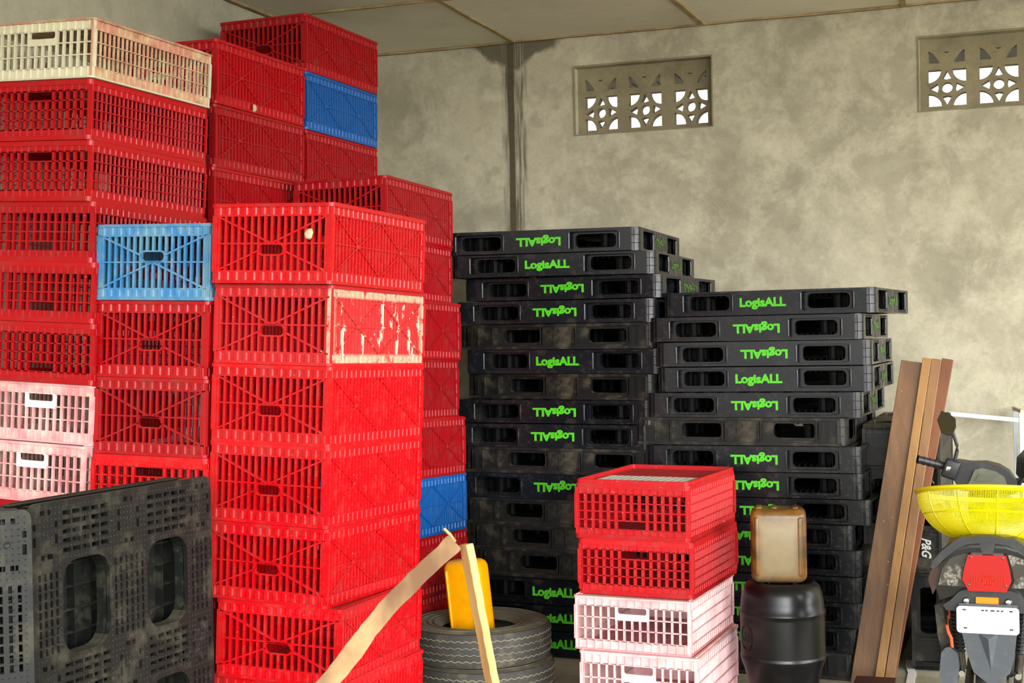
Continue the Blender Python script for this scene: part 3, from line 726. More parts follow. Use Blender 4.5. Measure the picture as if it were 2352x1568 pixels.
# ------------------------------------------------------------------ pallets
def wall_face(m, L, h, plain=False):
    """one outer wall of a pallet in XZ, outer surface at y=0 going to +y"""
    r = .045
    if not plain:
        big = [rr(-L * .283, h * .52, L * .243, h * .74, .022), rr(L * .283, h * .52, L * .243, h * .74, .022)]
        m.plate([(-L / 2 + r, .004), (L / 2 - r, .004), (L / 2 - r, h - .004), (-L / 2 + r, h - .004)], big, .022, XZ(.011))
        sml = [rr(-L * .283, h * .52, L * .195, h * .57, .026), rr(L * .283, h * .52, L * .195, h * .57, .026)]
        m.plate([(-L / 2 + r, .006), (L / 2 - r, .006), (L / 2 - r, h - .006), (-L / 2 + r, h - .006)], sml, .03, XZ(.062))
        for x in (-.283 - .1215, .283 - .1215, -.283 + .1215, .283 + .1215):     # rounded vertical edges of the recesses
            m.tube([(L * x, .0075, h * .20), (L * x, .0065, h * .5), (L * x, .0075, h * .84)], .0085, 12)
        for k in (-.283, .283):
            for j in range(9):     # little ribs on the lower lip of each fork opening
                x = L * k + (j - 4) * L * .026; m.box(x - .0015, x + .0015, -.002, .0, .008, h * .14)
        for x in (-L * .16, -L * .1, -L * .05, L * .05, L * .1, L * .16): m.box(x - .001, x + .001, -.0015, 0, .01, h - .01)
    else:
        big = [rr(-L * .2, h * .52, L * .27, h * .68, .015), rr(L * .24, h * .52, L * .27, h * .68, .015)]
        m.plate([(-L / 2 + r, .004), (L / 2 - r, .004), (L / 2 - r, h - .004), (-L / 2 + r, h - .004)], big, .014, XZ(.027))
        sml = [rr(-L * .18, h * .52, L * .19, h * .52, .02), rr(L * .26, h * .52, L * .19, h * .52, .02)]
        m.plate([(-L / 2 + r, .006), (L / 2 - r, .006), (L / 2 - r, h - .006), (-L / 2 + r, h - .006)], sml, .03, XZ(.055))
        for x in (-.44, -.40, -.335, -.325, -.07, -.055, -.0, .1, .11, .37, .385, .42):
            m.box(L * x - .003, L * x + .003, .006, .024, .018, h - .018)
        m.box(-L / 2 + .02, L / 2 - .02, -.006, .03, 0, .016); m.box(-L / 2 + .03, L / 2 - .03, .0, .03, h - .014, h)
def make_pallet(plain):
    W, L, h = DP; root = empty('pallet'); mt = MT['black_dusty' if plain else 'black']
    body = MB()
    for ang, ln, off in ((0, W, L / 2), (180, W, L / 2), (90, L, W / 2), (270, L, W / 2)):
        sub = MB(); wall_face(sub, ln, h, plain and ang in (0, 180))
        body.add(sub.v, sub.f, Matrix.Rotation(math.radians(ang), 4, 'Z') @ Matrix.Translation((0, -off, 0)))
    r = .045
    for sx, sy, a0 in ((1, 1, 0), (-1, 1, 90), (-1, -1, 180), (1, -1, 270)):
        cx = sx * (W / 2 - r); cy = sy * (L / 2 - r); n = 8; vs = []; fs = []
        for i in range(n + 1):
            a = math.radians(a0 + 90 * i / n)
            for R in (r, r - .03):
                for z in (.002, h - .002): vs.append((cx + R * math.cos(a), cy + R * math.sin(a), z))
        for i in range(n):
            b = i * 4; fs += [(b, b + 4, b + 5, b + 1), (b + 2, b + 3, b + 7, b + 6), (b + 1, b + 5, b + 7, b + 3), (b, b + 2, b + 6, b + 4)]
        body.add(vs, fs, None, True)
        for z in (h * .35, h * .68):
            ring = [(cx + (r + .001) * math.cos(math.radians(a0 + 90 * i / n)), cy + (r + .001) * math.sin(math.radians(a0 + 90 * i / n)), z) for i in range(n + 1)]
            body.tube(ring, .0018, 4)
        for a in (a0 + 20, a0 + 70):
            a = math.radians(a); body.box(-.002, .002, -.002, .002, .006, h - .006, Matrix.Translation((cx + r * math.cos(a), cy + r * math.sin(a), 0)))
    body.build('side_wall', mt, root)
    k = MB()       # inner posts and fins
    for x in (-.36, 0, .36):
        for y in (-.34, 0, .34):
            for ax, ay in ((-.06, -.05), (.06, -.05), (-.06, .05), (.06, .05)):
                k.lathe([(.028, .014), (.024, h / 2), (.028, h - .014)], 8, Matrix.Translation((x * W + ax, y * L + ay, 0)))
            k.box(x * W - .07, x * W + .07, y * L - .004, y * L + .004, .014, h - .014); k.box(x * W - .004, x * W + .004, y * L - .07, y * L + .07, .014, h - .014)
    for i in range(34):
        x = -W / 2 + .05 + (W - .1) * i / 33; k.box(x - .002, x + .002, -L / 2 + .09, L / 2 - .09, h - .042, h - .014); k.box(x - .002, x + .002, -L / 2 + .09, L / 2 - .09, .014, .030)
    k.build('inner_blocks', MT['inner'], root)
    for nm, z0 in (('bottom_deck', 0.003), ('top_deck', h - .017)):
        d = MB(); holes = []
        for i in range(9):
            for j in range(9):
                if nm == 'bottom_deck' and i in (2, 3, 5, 6) and j in (2, 3, 5, 6): continue
                x = -W / 2 + .10 + (W - .2) * i / 8; y = -L / 2 + .10 + (L - .2) * j / 8
                holes.append([(x - .035, y - .012), (x + .035, y - .012), (x + .035, y + .012), (x - .035, y + .012)])
        if nm == 'bottom_deck':
            for sx in (-1, 1):
                for sy in (-1, 1): holes.append(rr(sx * W * .21, sy * L * .21, .27, .27, .07))
        d.plate(rr(0, 0, W - .012, L - .012, .06), holes, .013, Matrix.Translation((0, 0, z0 + .0065)))
        d.build(nm, mt, root)
    if not plain:
        for ang, ln, off in ((0, W, L / 2), (90, L, W / 2), (270, L, W / 2)):
            t_ = MB(); t_.text('LogisALL', .070, .0008, Matrix.Rotation(math.radians(ang), 4, 'Z') @ Matrix.Translation((-.02 if ang == 0 else 0, -off - .0022, h * .50)) @ Matrix.Rotation(PI / 2, 4, 'X'), .0030, 1.02)
            t_.build('logo', MT['green' if ang == 0 else 'green_dusty'], root)
    return root
pal = {False: make_pallet(False), True: make_pallet(True)}; used = {False: False, True: False}
# (plain, upside down, label)
N_ = {'P': 'left pallet stack', 'Q': 'right pallet stack'}
PS = {'P': [(0, 1, 'black pallet with upside-down lettering, crowning the higher left pallet stack'),
            (0, 0, 'black pallet with upright lettering, second from the top of the left pallet stack'),
            (0, 1, 'mud-splashed black pallet, third from the top of the left pallet stack'),
            (0, 1, 'black pallet, fourth from the top of the left pallet stack'),
            (1, 0, 'unlettered dusty pallet, fifth from the top of the left pallet stack'),
            (0, 0, 'black pallet with upright lettering, sixth from the top of the left pallet stack'),
            (1, 0, 'dustiest grey-brown unlettered pallet, seventh in the left pallet stack'),
            (0, 1, 'black pallet, eighth from the top of the left pallet stack'),
            (0, 1, 'black pallet, ninth from the top of the left pallet stack'),
            (1, 0, 'unlettered dusty pallet, tenth from the top of the left pallet stack'),
            (0, 1, 'black pallet with upside-down lettering beside the lid of the centre red crates'),
            (1, 0, 'unlettered dusty pallet, twelfth in the left pallet stack'),
            (1, 0, 'unlettered pallet, thirteenth in the left stack, behind the crossed planks'),
            (1, 0, 'unlettered pallet right of the yellow jerrycan, fourteenth in the left stack'),
            (0, 0, 'lettered pallet right of the yellow jerrycan, third from the floor in the left stack'),
            (0, 0, 'lettered pallet beside the upper tyre, second from the floor in the left stack'),
            (0, 0, 'lowest pallet of the left stack, on the floor behind the tyres')],
      'Q': [(0, 0, 'black pallet with upright lettering, topmost of the right pallet stack, jutting to the right'),
            (0, 1, 'black pallet, second from the top of the right pallet stack'),
            (0, 1, 'black pallet, third from the top of the right pallet stack'),
            (0, 0, 'black pallet with upright lettering, fourth from the top of the right pallet stack'),
            (0, 1, 'black pallet, fifth from the top of the right pallet stack'),
            (1, 0, 'unlettered pallet with a dusty ledge, sixth in the right pallet stack'),
            (0, 1, 'black pallet, seventh in the right pallet stack, just above the centre red crates'),
            (0, 1, 'black pallet, eighth in the right pallet stack, level with the centre crates lid'),
            (0, 1, 'black pallet whose lettering the amber jerrycan top overlaps'),
            (0, 1, 'black pallet, tenth in the right pallet stack, behind the amber jerrycan'),
            (0, 1, 'black pallet, eleventh in the right pallet stack, behind the amber jerrycan base'),
            (0, 1, 'black pallet, twelfth in the right stack, at the height of the drum top'),
            (0, 1, 'black pallet, thirteenth in the right stack, behind the upper drum'),
            (0, 1, 'black pallet, second from the floor in the right stack, behind the drum'),
            (1, 0, 'lowest pallet of the right stack, on the floor behind the black drum')]}
for st, specs in PS.items():
    items = sorted(STACKS[st][3], key=lambda a: a[0])
    for it, (plain, flip, label) in zip(items, specs):
        plain = bool(plain)
        o = pal[plain] if not used[plain] else copy_tree(pal[plain]); used[plain] = True
        o.name = 'plastic_pallet'; Mx = place(o, st, it, DP)
        if flip: Mx = Mx @ Matrix.Translation((0, 0, DP[2])) @ Matrix.Rotation(PI, 4, 'Y')
        o.matrix_world = Mx; tag(o, label, 'pallet', GR[st])
MUD1 = (-2.773, 5.222, 2.322); MUD2 = (-3.892, 6.749, 3.130)
# ------------------------------------------------------------------ standing pallets
def standing_pallet(W, H):
    root = empty('plastic_pallet'); m = MB(); holes = []; th = .02
    us = [(.145, .388), (.60, .84)]; vs = [(.214, .545), (.743, 1.075)]
    for a, b in us:
        for c, d in vs: holes.append(rr((a + b) / 2 * W, H - (c + d) / 2, (b - a) * W, d - c, .075, 5))
    def slot(u, v, w, h): holes.append([(u - w / 2, H - v - h / 2), (u + w / 2, H - v - h / 2), (u + w / 2, H - v + h / 2), (u - w / 2, H - v + h / 2)])
    for a, b in us:
        for vv in (.045, .078, .111, .144, .177, .580, .612, .644, .676, .708, 1.12, 1.15, 1.18, 1.21):
            if vv + .02 > H: continue
            k = 5
            for i in range(k): slot((a + (b - a) * (i + .5) / k) * W, vv, (b - a) * W / k * .80, .017)
    for u0, u1, n in ((.02, .13, 4), (.405, .585, 6), (.86, .975, 4)):
        for v0, v1 in ((.24, .53), (.76, 1.06)):
            for i in range(n):
                for j in range(9): slot((u0 + (u1 - u0) * (i + .5) / n) * W, v0 + (v1 - v0) * (j + .5) / 9, .012, .025)
    for uc in (.065, .495, .925):
        for vc in (.11, .645, 1.20):
            for du, dv, w, h in ((-.055, .02, .014, .034), (-.055, -.03, .014, .022), (.055, .02, .014, .034), (.055, -.03, .014, .022), (-.015, -.075, .022, .018), (.02, -.075, .014, .018), (-.015, .078, .018, .018), (.022, .078, .026, .018)):
                if 0.01 < uc * W + du < W - .012: slot(uc * W + du, vc + dv, w, h)
            m.lathe([(.0, .0105), (.006, .011), (.009, .012), (.012, .010)], 14, Matrix.Translation((uc * W, H - vc, 0)))
    rg = random.Random(5)
    def inhole(u, v): return any(min(p[0] for p in hh) - .004 < u < max(p[0] for p in hh) + .004 and min(p[1] for p in hh) - .004 < v < max(p[1] for p in hh) + .004 for hh in holes)
    for i in range(52):           # anti-slip studs
        for j in range(66):
            u = .012 + (W - .024) * (i + .5) / 52; v = .012 + (H - .024) * (j + .5) / 66
            if not inhole(u, v):
                r_ = .0028; m.add([(u - r_, v - r_, .0098), (u + r_, v - r_, .0098), (u + r_, v + r_, .0098), (u - r_, v + r_, .0098), (u, v, .0128)], [(0, 1, 4), (1, 2, 4), (2, 3, 4), (3, 0, 4), (0, 3, 2, 1)])
    m.plate(rr(W / 2, H / 2, W, H, .03, 4), holes, th, Matrix())
    m.build('front_deck', MT['black_foot'], root)
    r = MB()
    for a, b in us:
        for c, d in vs:
            o_ = rr((a + b) / 2 * W, H - (c + d) / 2, (b - a) * W + .012, d - c + .012, .08, 5); i_ = rr((a + b) / 2 * W, H - (c + d) / 2, (b - a) * W, d - c, .075, 5)
            r.plate(o_, [i_], .045, Matrix.Translation((0, 0, -.03)))
    def free(u0, u1, v0, v1):
        return not any(u1 > a * W and u0 < b * W and v1 > c and v0 < d for a, b in us for c, d in vs)
    n = 26
    for i in range(n + 1):
        u = .012 + (W - .024) * i / n
        for j in range(14):
            v0 = .01 + (H - .02) * j / 14; v1 = .01 + (H - .02) * (j + 1) / 14
            if free(u, u, v0, v1): r.box(u - .002, u + .002, H - v1, H - v0, -.05, -.008)
    for j in range(29):
        v = .012 + (H - .024) * j / 28
        for i in range(12):
            u0 = .01 + (W - .02) * i / 12; u1 = .01 + (W - .02) * (i + 1) / 12
            if free(u0, u1, v, v): r.box(u0, u1, H - v - .002, H - v + .002, -.05, -.008)
    r.build('front_ribs', MT['black_foot'], root)
    for u in (.065, .495, .925):
        for v in (.11, .645, H - .12):
            b = MB(); b.rbox(max(u * W - .07, 0.004), min(u * W + .07, W - .004), H - v - .075, H - v + .075, -.135, -.012, .01, 2); b.build('block', MT['black_foot'], root)
    k = MB(); hs = []
    for i in range(12):
        for j in range(16):
            u = W * (i + .5) / 12; v = H * (j + .5) / 16; hs.append([(u - .022, v - .010), (u + .022, v - .010), (u + .022, v + .010), (u - .022, v + .010)])
    k.plate(rr(W / 2, H / 2, W - .03, H - .01, .05, 4), [], .012, Matrix.Translation((0, 0, -.146)))
    for i in range(13): k.box(W * i / 12 - .002 + (.004 if i == 0 else 0) + .008 * (i == 0) - .012 * (i == 12), W * i / 12 + .002 + .014 * (i == 0) - .012 * (i == 12), .02, H - .02, -.142, -.105)
    for j in range(17): k.box(.02, W - .02, H * j / 16 - .002 + (.01 if j == 0 else 0) - (.01 if j == 16 else 0), H * j / 16 + .002 + (.01 if j == 0 else 0) - (.01 if j == 16 else 0), -.142, -.105)
    k.build('back_deck', MT['black_foot'], root)
    return root
def frame_matrix(p, q, lean=0.0):
    p = Vector(p); q = Vector(q); x = (q - p); x.z = 0; x.normalize(); y = Vector((0, 0, 1)); z = x.cross(y)
    Mx = Matrix((x, y, z)).transposed().to_4x4(); Mx.translation = p
    return Mx @ Matrix.Rotation(lean, 4, 'X')
sp = standing_pallet(1.04, 1.345); sp.matrix_world = frame_matrix((-3.22, 4.02, .005), (-3.165, 5.05, .005))
tag(sp, 'dusty black pallet standing on edge at lower left, big rounded openings in view', 'pallet')
s2 = copy_tree(sp); s2.matrix_world = frame_matrix((-3.772, 3.085, .012), (-3.10, 3.88, .012))
tag(s2, 'paler grimy pallet standing at the extreme left edge, in front of the other standing pallet', 'pallet')
# pallets standing on end behind the boards
def end_pallet(x0, y0, label, logo, rot=0.0):
    o = copy_tree(pal[True]); o.name = 'plastic_pallet'; s = 1.12
    o.matrix_world = Matrix.Translation((x0, y0, DP[0] * s / 2 + .001)) @ Matrix.Rotation(rot, 4, 'Z') @ Matrix.Rotation(PI / 2, 4, 'Y') @ Matrix.Translation((0, DP[1] * s / 2, -DP[2] * s / 2)) @ Matrix.Scale(s, 4)
    tag(o, label, 'pallet', 'pallets standing on end behind the boards')
    if logo:
        t_ = MB(); t_.text('P&G', .062, .0010, Matrix.Translation((-.004, -DP[1] / 2 + .0035, .074)) @ Matrix.Rotation(PI / 2, 4, 'X'), .0014, .80, .35)
        t_.build('logo', MT['white_print'], o)
    return o
end_pallet(-.838, 8.215, 'dusty pallet standing on end, showing between the right pallet stack and the boards', False)
end_pallet(-.588, 8.205, 'black pallet on end with white letters, between the boards and the motorcycle', True)

# ------------------------------------------------------------------ boards
def board(name, bl, tl, wd, th, mat, label, cat, group=None, jag=0.0, nseg=1, bend=None, wdir=None, seed=1):
    """board with lower-left / upper-left front edge points; width to the right, thickness away"""
    R_ = random.Random(seed); bl = Vector(bl); tl = Vector(tl); d = (tl - bl).normalized()
    wv = Vector(wdir) if wdir else Vector((1, 0.02, 0)); wv = (wv - d * wv.dot(d)).normalized(); tv = d.cross(wv); 
    if tv.y < 0: tv = -tv
    vs = []; fs = []
    for i in range(nseg + 1):
        t = i / nseg; c = bl.lerp(tl, t)
        if bend: c = c + Vector(bend) * math.sin(PI * t)
        a = R_.uniform(-jag, jag); b = R_.uniform(-jag, jag)
        vs += [c + wv * a, c + wv * (wd + b), c + wv * (wd + b) + tv * th, c + wv * a + tv * th]
    for i in range(nseg):
        k = i * 4
        for j in range(4): fs.append((k + j, k + (j + 1) % 4, k + 4 + (j + 1) % 4, k + 4 + j))
    fs += [(0, 3, 2, 1), (nseg * 4, nseg * 4 + 1, nseg * 4 + 2, nseg * 4 + 3)]
    org = bl.copy(); m = MB(); m.add([v - org for v in vs], fs)
    o = m.build(name, MT[mat]); o.location = org
    bv = o.modifiers.new('bevel', 'BEVEL'); bv.width = .003; bv.segments = 2; bv.limit_method = 'ANGLE'
    return tag(o, label, cat, group)
g_ = 'hardwood boards leaning beside the right pallet stack'
board('wooden_board', (-.967, 7.85, 0), (-.694, 8.12, 1.719), .122, .03, 'wood_dark', 'widest dark red-brown board, leftmost of the leaning boards', 'board', g_)
board('wooden_board', (-.842, 7.83, 0), (-.581, 8.11, 1.731), .046, .045, 'wood_mid', 'narrow pale honey board right beside the wide dark board', 'board', g_)
board('wooden_board', (-.792, 7.845, 0), (-.533, 8.125, 1.725), .050, .04, 'wood_tan', 'tan grooved board, third from left of the leaning boards', 'board', g_)
board('wooden_board', (-.800, 7.905, 0), (-.483, 8.185, 1.725), .060, .03, 'wood_orange', 'orange-brown board furthest back, rightmost of the leaning boards', 'board', g_)
board('timber_block', (-.90, 7.40, 0), (-.90, 7.40, .098), .20, .20, 'maroon', 'dark maroon timber block at the foot of the leaning boards', 'timber block')
board('rough_plank', (-3.13, 4.62, 0), (-2.225, 5.315, 1.085), .030, .078, 'pine_bark', 'long rough sawn plank slanting across the nearest red stack', 'plank', 'crossed rough planks', .004, 26, (.06, 0, -.035), (0.0, -1, 0.1), 4)
o = bpy.data.objects['rough_plank']
bpy.data.objects.remove(o)
def plank(pts, right, w, t, mat, label, seed):
    """sawn plank through centre points; face normal towards the camera side"""
    R_ = random.Random(seed); pts = [Vector(p) for p in pts]; n = 40; vs = []; fs = []
    def at(tt):
        L = len(pts) - 1; k = min(int(tt * L), L - 1); f = tt * L - k
        p0 = pts[max(k - 1, 0)]; p1 = pts[k]; p2 = pts[k + 1]; p3 = pts[min(k + 2, L)]
        return .5 * ((2 * p1) + (p2 - p0) * f + (2 * p0 - 5 * p1 + 4 * p2 - p3) * f * f + (3 * p1 - p0 - 3 * p2 + p3) * f ** 3)
    j1 = j2 = 0
    for i in range(n + 1):
        c = at(i / n); d = (at(min(1, i / n + .02)) - at(max(0, i / n - .02))).normalized()
        a = Vector(right); a = (a - d * a.dot(d)).normalized(); b = d.cross(a).normalized()
        j1 = j1 * .6 + R_.uniform(-.003, .003); j2 = j2 * .6 + R_.uniform(-.003, .003)
        vs += [c - a * (w / 2 + j1) - b * t / 2, c + a * (w / 2 + j2) - b * t / 2, c + a * (w / 2 + j2) + b * t / 2, c - a * (w / 2 + j1) + b * t / 2]
    for i in range(n):
        k = i * 4
        for j in range(4): fs.append((k + j, k + (j + 1) % 4, k + 4 + (j + 1) % 4, k + 4 + j))
    fs += [(0, 3, 2, 1), (n * 4, n * 4 + 1, n * 4 + 2, n * 4 + 3)]
    org = pts[0].copy(); m = MB(); m.add([v - org for v in vs], fs); o = m.build('rough_plank', MT[mat]); o.location = org
    bv = o.modifiers.new('bevel', 'BEVEL'); bv.width = .003; bv.segments = 2; bv.limit_method = 'ANGLE'
    return tag(o, label, 'plank', 'crossed rough planks')
plank([(-3.02, 4.52, .03), (-2.60, 4.93, .545), (-2.42, 5.12, .82), (-2.195, 5.31, 1.075)], (.82, .30, -.48), .074, .028, 'pine_bark', 'long rough sawn plank slanting down left across the nearest red stack', 4)
plank([(-1.985, 5.43, .015), (-2.065, 5.37, .50), (-2.165, 5.36, 1.06)], (.75, -.60, .1), .062, .034, 'pine', 'pale fresh plank standing upright in front of the tyres', 9)
m = MB(); m.tube([(0, 0, 0), (.025, .0, -.022), (.048, .0, -.052)], [.006, .007, .006], 6); s_ = m.build('wood_splinter', MT['pine']); s_.location = (-2.243, 5.32, 1.125)
tag(s_, 'small wooden splinter sticking up where the two rough planks meet', 'splinter')

# ------------------------------------------------------------------ tyres
def tyre(R, r_in, h):
    root = empty('tyre'); m = MB(); s = .030
    prof = [(r_in, h * .80), (r_in + .03, h * .93), (R * .78, h * .985), (R * .90, h), (R - .010, h - .010), (R, h - .028), (R + .002, h / 2), (R, .028), (R - .010, .010), (R * .90, 0), (R * .78, h * .015), (r_in + .03, h * .07), (r_in, h * .20)]
    prof += [(r_in + .012, h * .22), (R - .05, h * .12), (R - .03, h * .5), (R - .05, h * .88), (r_in + .012, h * .78), (r_in, h * .80)]
    m.lathe(prof, 72); m.build('casing', MT['rubber'], root)
    t_ = MB(); t_.lathe([(r_in + .002, h * .815), (r_in + .03, h * .935), (R * .78, h * .99), (R * .90, h * 1.004), (R - .012, h - .006)], 72)
    for q in (.62, .70, .80, .88): t_.tube([(R * q * math.cos(a), R * q * math.sin(a), h * (.945 + (q - .6) * .17) + .003) for a in [2 * PI * k / 60 for k in range(61)]], .0025, 5, False)
    t_.build('sidewall', MT['rubber_side'], root)
    for z in (.24, .42, .60, .78):
        g = MB(); g.tube([((R + .0005) * math.cos(a), (R + .0005) * math.sin(a), h * z + .0035 * math.sin(a * 60)) for a in [2 * PI * k / 480 for k in range(481)]], .0022, 4, False)
        g.build('tread_groove', MT['groove'], root)
    return root
ty = tyre(.385, .195, .19); ty.location = (-2.80, 7.13, 0)
tag(ty, 'worn truck tyre flat on the floor, under the other tyre', 'tyre', 'stacked worn tyres')
t2 = copy_tree(ty); t2.location = (-2.825, 7.15, .1915); t2.rotation_euler = (0, 0, .7)
tag(t2, 'upper worn tyre holding the yellow jerrycan', 'tyre', 'stacked worn tyres')

# ------------------------------------------------------------------ jerrycans and drum
def can(name, w, d, h, mat, label, ridges=False, panel=True):
    root = empty(name); m = MB(); m.rbox(-w / 2, w / 2, -d / 2, d / 2, 0, h, min(w, d) * (.34 if ridges else .20), 6)
    m.build('body', MT[mat], root, 60)
    if ridges:
        for sy in (-1, 1):
            for x in (-.33, .33):
                g = MB(); g.rbox(w * x - .006, w * x + .006, sy * d / 2 - .008, sy * d / 2 + .004, .05, h - .05, .004, 3); g.build('ridge', MT[mat], root, 60)
    if panel:
        for sy in (-1, 1):
            g = MB(); g.rbox(-w * .34, w * .34, sy * d / 2 - .010, sy * d / 2 + .003, h * .13, h * .84, .003, 2); g.build('panel', MT[mat], root, 60)
    return root
y_ = can('jerrycan', .235, .15, .50, 'yellow', '', True, False)
g = MB(); g.tube([(-.055, 0, .485), (-.05, 0, .51), (-.03, 0, .514), (.03, 0, .514), (.05, 0, .51), (.055, 0, .485)], .010, 10)
y_.matrix_world = Matrix.Translation((-2.855, 7.17, .20)) @ Matrix.Rotation(-.10, 4, 'Y') @ Matrix.Rotation(-.22, 4, 'Z')
tag(y_, 'bright yellow plastic jerrycan standing in the upper tyre', 'jerrycan')
d_ = empty('drum', (-1.241, 7.363, 0)); m = MB(); R = .2135
pr = [(0, 0), (.13, 0), (.150, .006), (.165, .03), (.178, .10), (.195, .17), (R - .006, .205), (R, .225), (R + .002, .232), (R + .002, .240), (R - .001, .247), (R - .001, .253), (R, .30), (R, .44), (R, .452), (R + .004, .460), (R + .004, .470), (R - .002, .478), (R - .005, .52), (R - .012, .56), (R - .022, .590), (R - .036, .606), (R - .046, .6105), (R - .052, .6165), (R - .070, .618), (R - .078, .612), (R - .078, .600), (0, .600)]
m.lathe(pr, 72); m.build('body', MT['drum'], d_, 50)
for x in (-.07, .06):
    m = MB(); m.lathe([(0, .600), (.022, .600), (.022, .612), (.018, .616), (0, .616)], 20, Matrix.Translation((x, .02, 0))); m.build('bung', MT['drum'], d_)
ma = math.radians(-90 - 48); m = MB()
Mx = Matrix.Rotation(ma + PI / 2, 4, 'Z') @ Matrix.Translation((0, -R - .0002, .345)) @ Matrix.Rotation(PI / 2, 4, 'X')
m.text('30', .07, .0012, Mx, 0, .8); m.plate(rr(0, 0, .085, .13, .042, 8), [rr(0, 0, .079, .124, .039, 8)], .003, Mx); m.build('embossed_mark', MT['drum'], d_)
tag(d_, 'black plastic drum with amber jerrycan on top, beside the centre crates', 'drum')
a_ = can('jerrycan', .262, .20, .350, 'amber', '', False, False)
for x in (-.100, .100):
    g = MB(); g.rbox(x - .012, x + .012, -.106, .106, .035, .315, .011, 5); g.build('ridge', MT['amber'], a_, 60)
a_.matrix_world = Matrix.Translation((-1.251, 7.35, .619)) @ Matrix.Rotation(.17, 4, 'Z') @ Matrix.Scale(1.065, 4)
for x in (-.09, -.02, .08):
    m = MB(); m.rbox(x - .014, x + .014, -.05, .05, .346, .356, .004, 2); m.build('mould_lug', MT['amber'], a_)
tag(a_, 'amber stained translucent jerrycan standing on the black drum', 'jerrycan')

# ------------------------------------------------------------------ white metal stand by the wall
st_ = empty('metal_stand', (-.3, 9.4, 0))
def bar_part(nm, pts, w, mat, parent):
    m = MB(); o = parent.location
    for p, q in zip(pts[:-1], pts[1:]): m.bar(Vector(p) - o, Vector(q) - o, w, w)
    return m.build(nm, MT[mat], parent)
bar_part('top_bar', [(-.525, 9.40, 1.352), (-.105, 9.50, 1.305)], .026, 'alu', st_)
bar_part('leg', [(-.525, 9.40, 1.35), (-.535, 9.30, .0)], .026, 'alu', st_)
bar_part('leg', [(-.095, 9.50, 1.35), (-.085, 9.42, .0)], .028, 'alu', st_)
bar_part('leg', [(-.135, 9.60, 1.375), (-.105, 9.25, .0)], .024, 'alu', st_)
bar_part('hinge', [(-.14, 9.60, 1.375), (-.09, 9.49, 1.36)], .02, 'mud', st_)
tag(st_, 'white painted metal stand leaning at the back wall behind the motorcycle', 'metal stand')

# ------------------------------------------------------------------ motorcycle (seen from behind)
BX, BY = -.190, 5.85
bk = empty('motorcycle', (BX, BY, 0))
def q(px, py): return ((px - 2272) / 590, .875 + (1350 - py) / 590)
def sil(pts): return [q(*p) for p in pts]
def mirr(pts): return [(2 * 2272 - x, y) for x, y in reversed(pts)]
def mold(nm, pts, y0, y1, mat, parent=bk, bev=.006, taper=1.0):
    m = MB(); m.prism(sil(pts), y0, y1); o = m.build(nm, MT[mat], parent)
    if bev:
        b = o.modifiers.new('bevel', 'BEVEL'); b.width = bev; b.segments = 3; b.limit_method = 'ANGLE'; b.angle_limit = .5
    return o
tl = mold('tail_light', [(2230, 1268), (2312, 1268), (2320, 1300), (2323, 1325), (2312, 1350), (2230, 1350), (2217, 1325), (2221, 1300)], -.045, .04, 'red_lens', bev=.014)
for x, y in ((2237, 1274), (2305, 1274), (2231, 1336), (2311, 1336)):
    m = MB(); X, Z = q(x, y); m.lathe([(.0045, 0), (.0040, .004), (0, .005)], 10, Matrix.Translation((X, -.044, Z)) @ Matrix.Rotation(PI / 2, 4, 'X')); m.build('lens_screw', MT['clear_lens'], tl)
m = MB()
for i in range(13):
    x = -.060 + .010 * i; m.box(x - .0012, x + .0012, -.0475, -.044, q(0, 1338)[1], q(0, 1308)[1])
m.lathe([(.020, 0), (.021, .003), (.016, .003), (.015, 0)], 24, Matrix.Translation((0, -.0445, q(0, 1326)[1])) @ Matrix.Rotation(PI / 2, 4, 'X')); m.build('lens_ridges', MT['lens_hot'], tl)
for s in (0, 1):
    P = [(2163, 1342), (2172, 1305), (2190, 1280), (2228, 1267), (2219, 1300), (2215, 1325), (2222, 1343)]
    mold('turn_signal', mirr(P) if s else P, -.022, .05, 'clear_lens', bev=.01)
    P = [(2140, 1330), (2146, 1312), (2170, 1292), (2188, 1280), (2170, 1305), (2160, 1345), (2150, 1366)]
    mold('side_cover', mirr(P) if s else P, -.005, .45, 'brown_panel', bev=.01)
mold('tail_body', [(2150, 1330), (2165, 1296), (2190, 1266), (2225, 1246), (2320, 1246), (2355, 1266), (2380, 1296), (2396, 1330), (2380, 1380), (2330, 1362), (2214, 1362), (2165, 1380)], .02, .75, 'gloss_black', bev=.03)
mold('tail_bracket', [(2172, 1388), (2190, 1376), (2208, 1356), (2225, 1350), (2320, 1350), (2337, 1356), (2352, 1376), (2372, 1388), (2366, 1400), (2180, 1400)], -.012, .10, 'satin_black', bev=.006)
mold('reflector', [(2245, 1366), (2294, 1366), (2294, 1382), (2245, 1382)], -.022, -.008, 'orange_reflector', bev=.002)
for x in (2224, 2315):
    m = MB(); X, Z = q(x, 1376); m.lathe([(.012, 0), (.014, .004), (.010, .012), (.004, .014), (0, .014)], 14, Matrix.Translation((X, -.012, Z)) @ Matrix.Rotation(PI / 2, 4, 'X')); m.build('bolt', MT['chrome'], bk)
pl = MB(); X, Z = q(2270.5, 1416); pl.plate(rr(X, Z, .229, .103, .014, 4), [], .003, XZ(-.040)); plate_ = pl.build('number_plate', MT['white'], bk)
t = NT('pale_blue_print'); t.setc(lin('86c4e8')); t.rough(.5); MT['paleblue'] = t.m
m = MB()
for k, ch in enumerate('YYY 72300'):
    if ch != ' ': m.text(ch, .050, .0006, Matrix.Translation((X - .090 + .0225 * k, -.0425, Z - .004)) @ Matrix.Rotation(PI / 2, 4, 'X'), -.0012, .62)
m.build('number', MT['paleblue'], plate_)
m = MB()
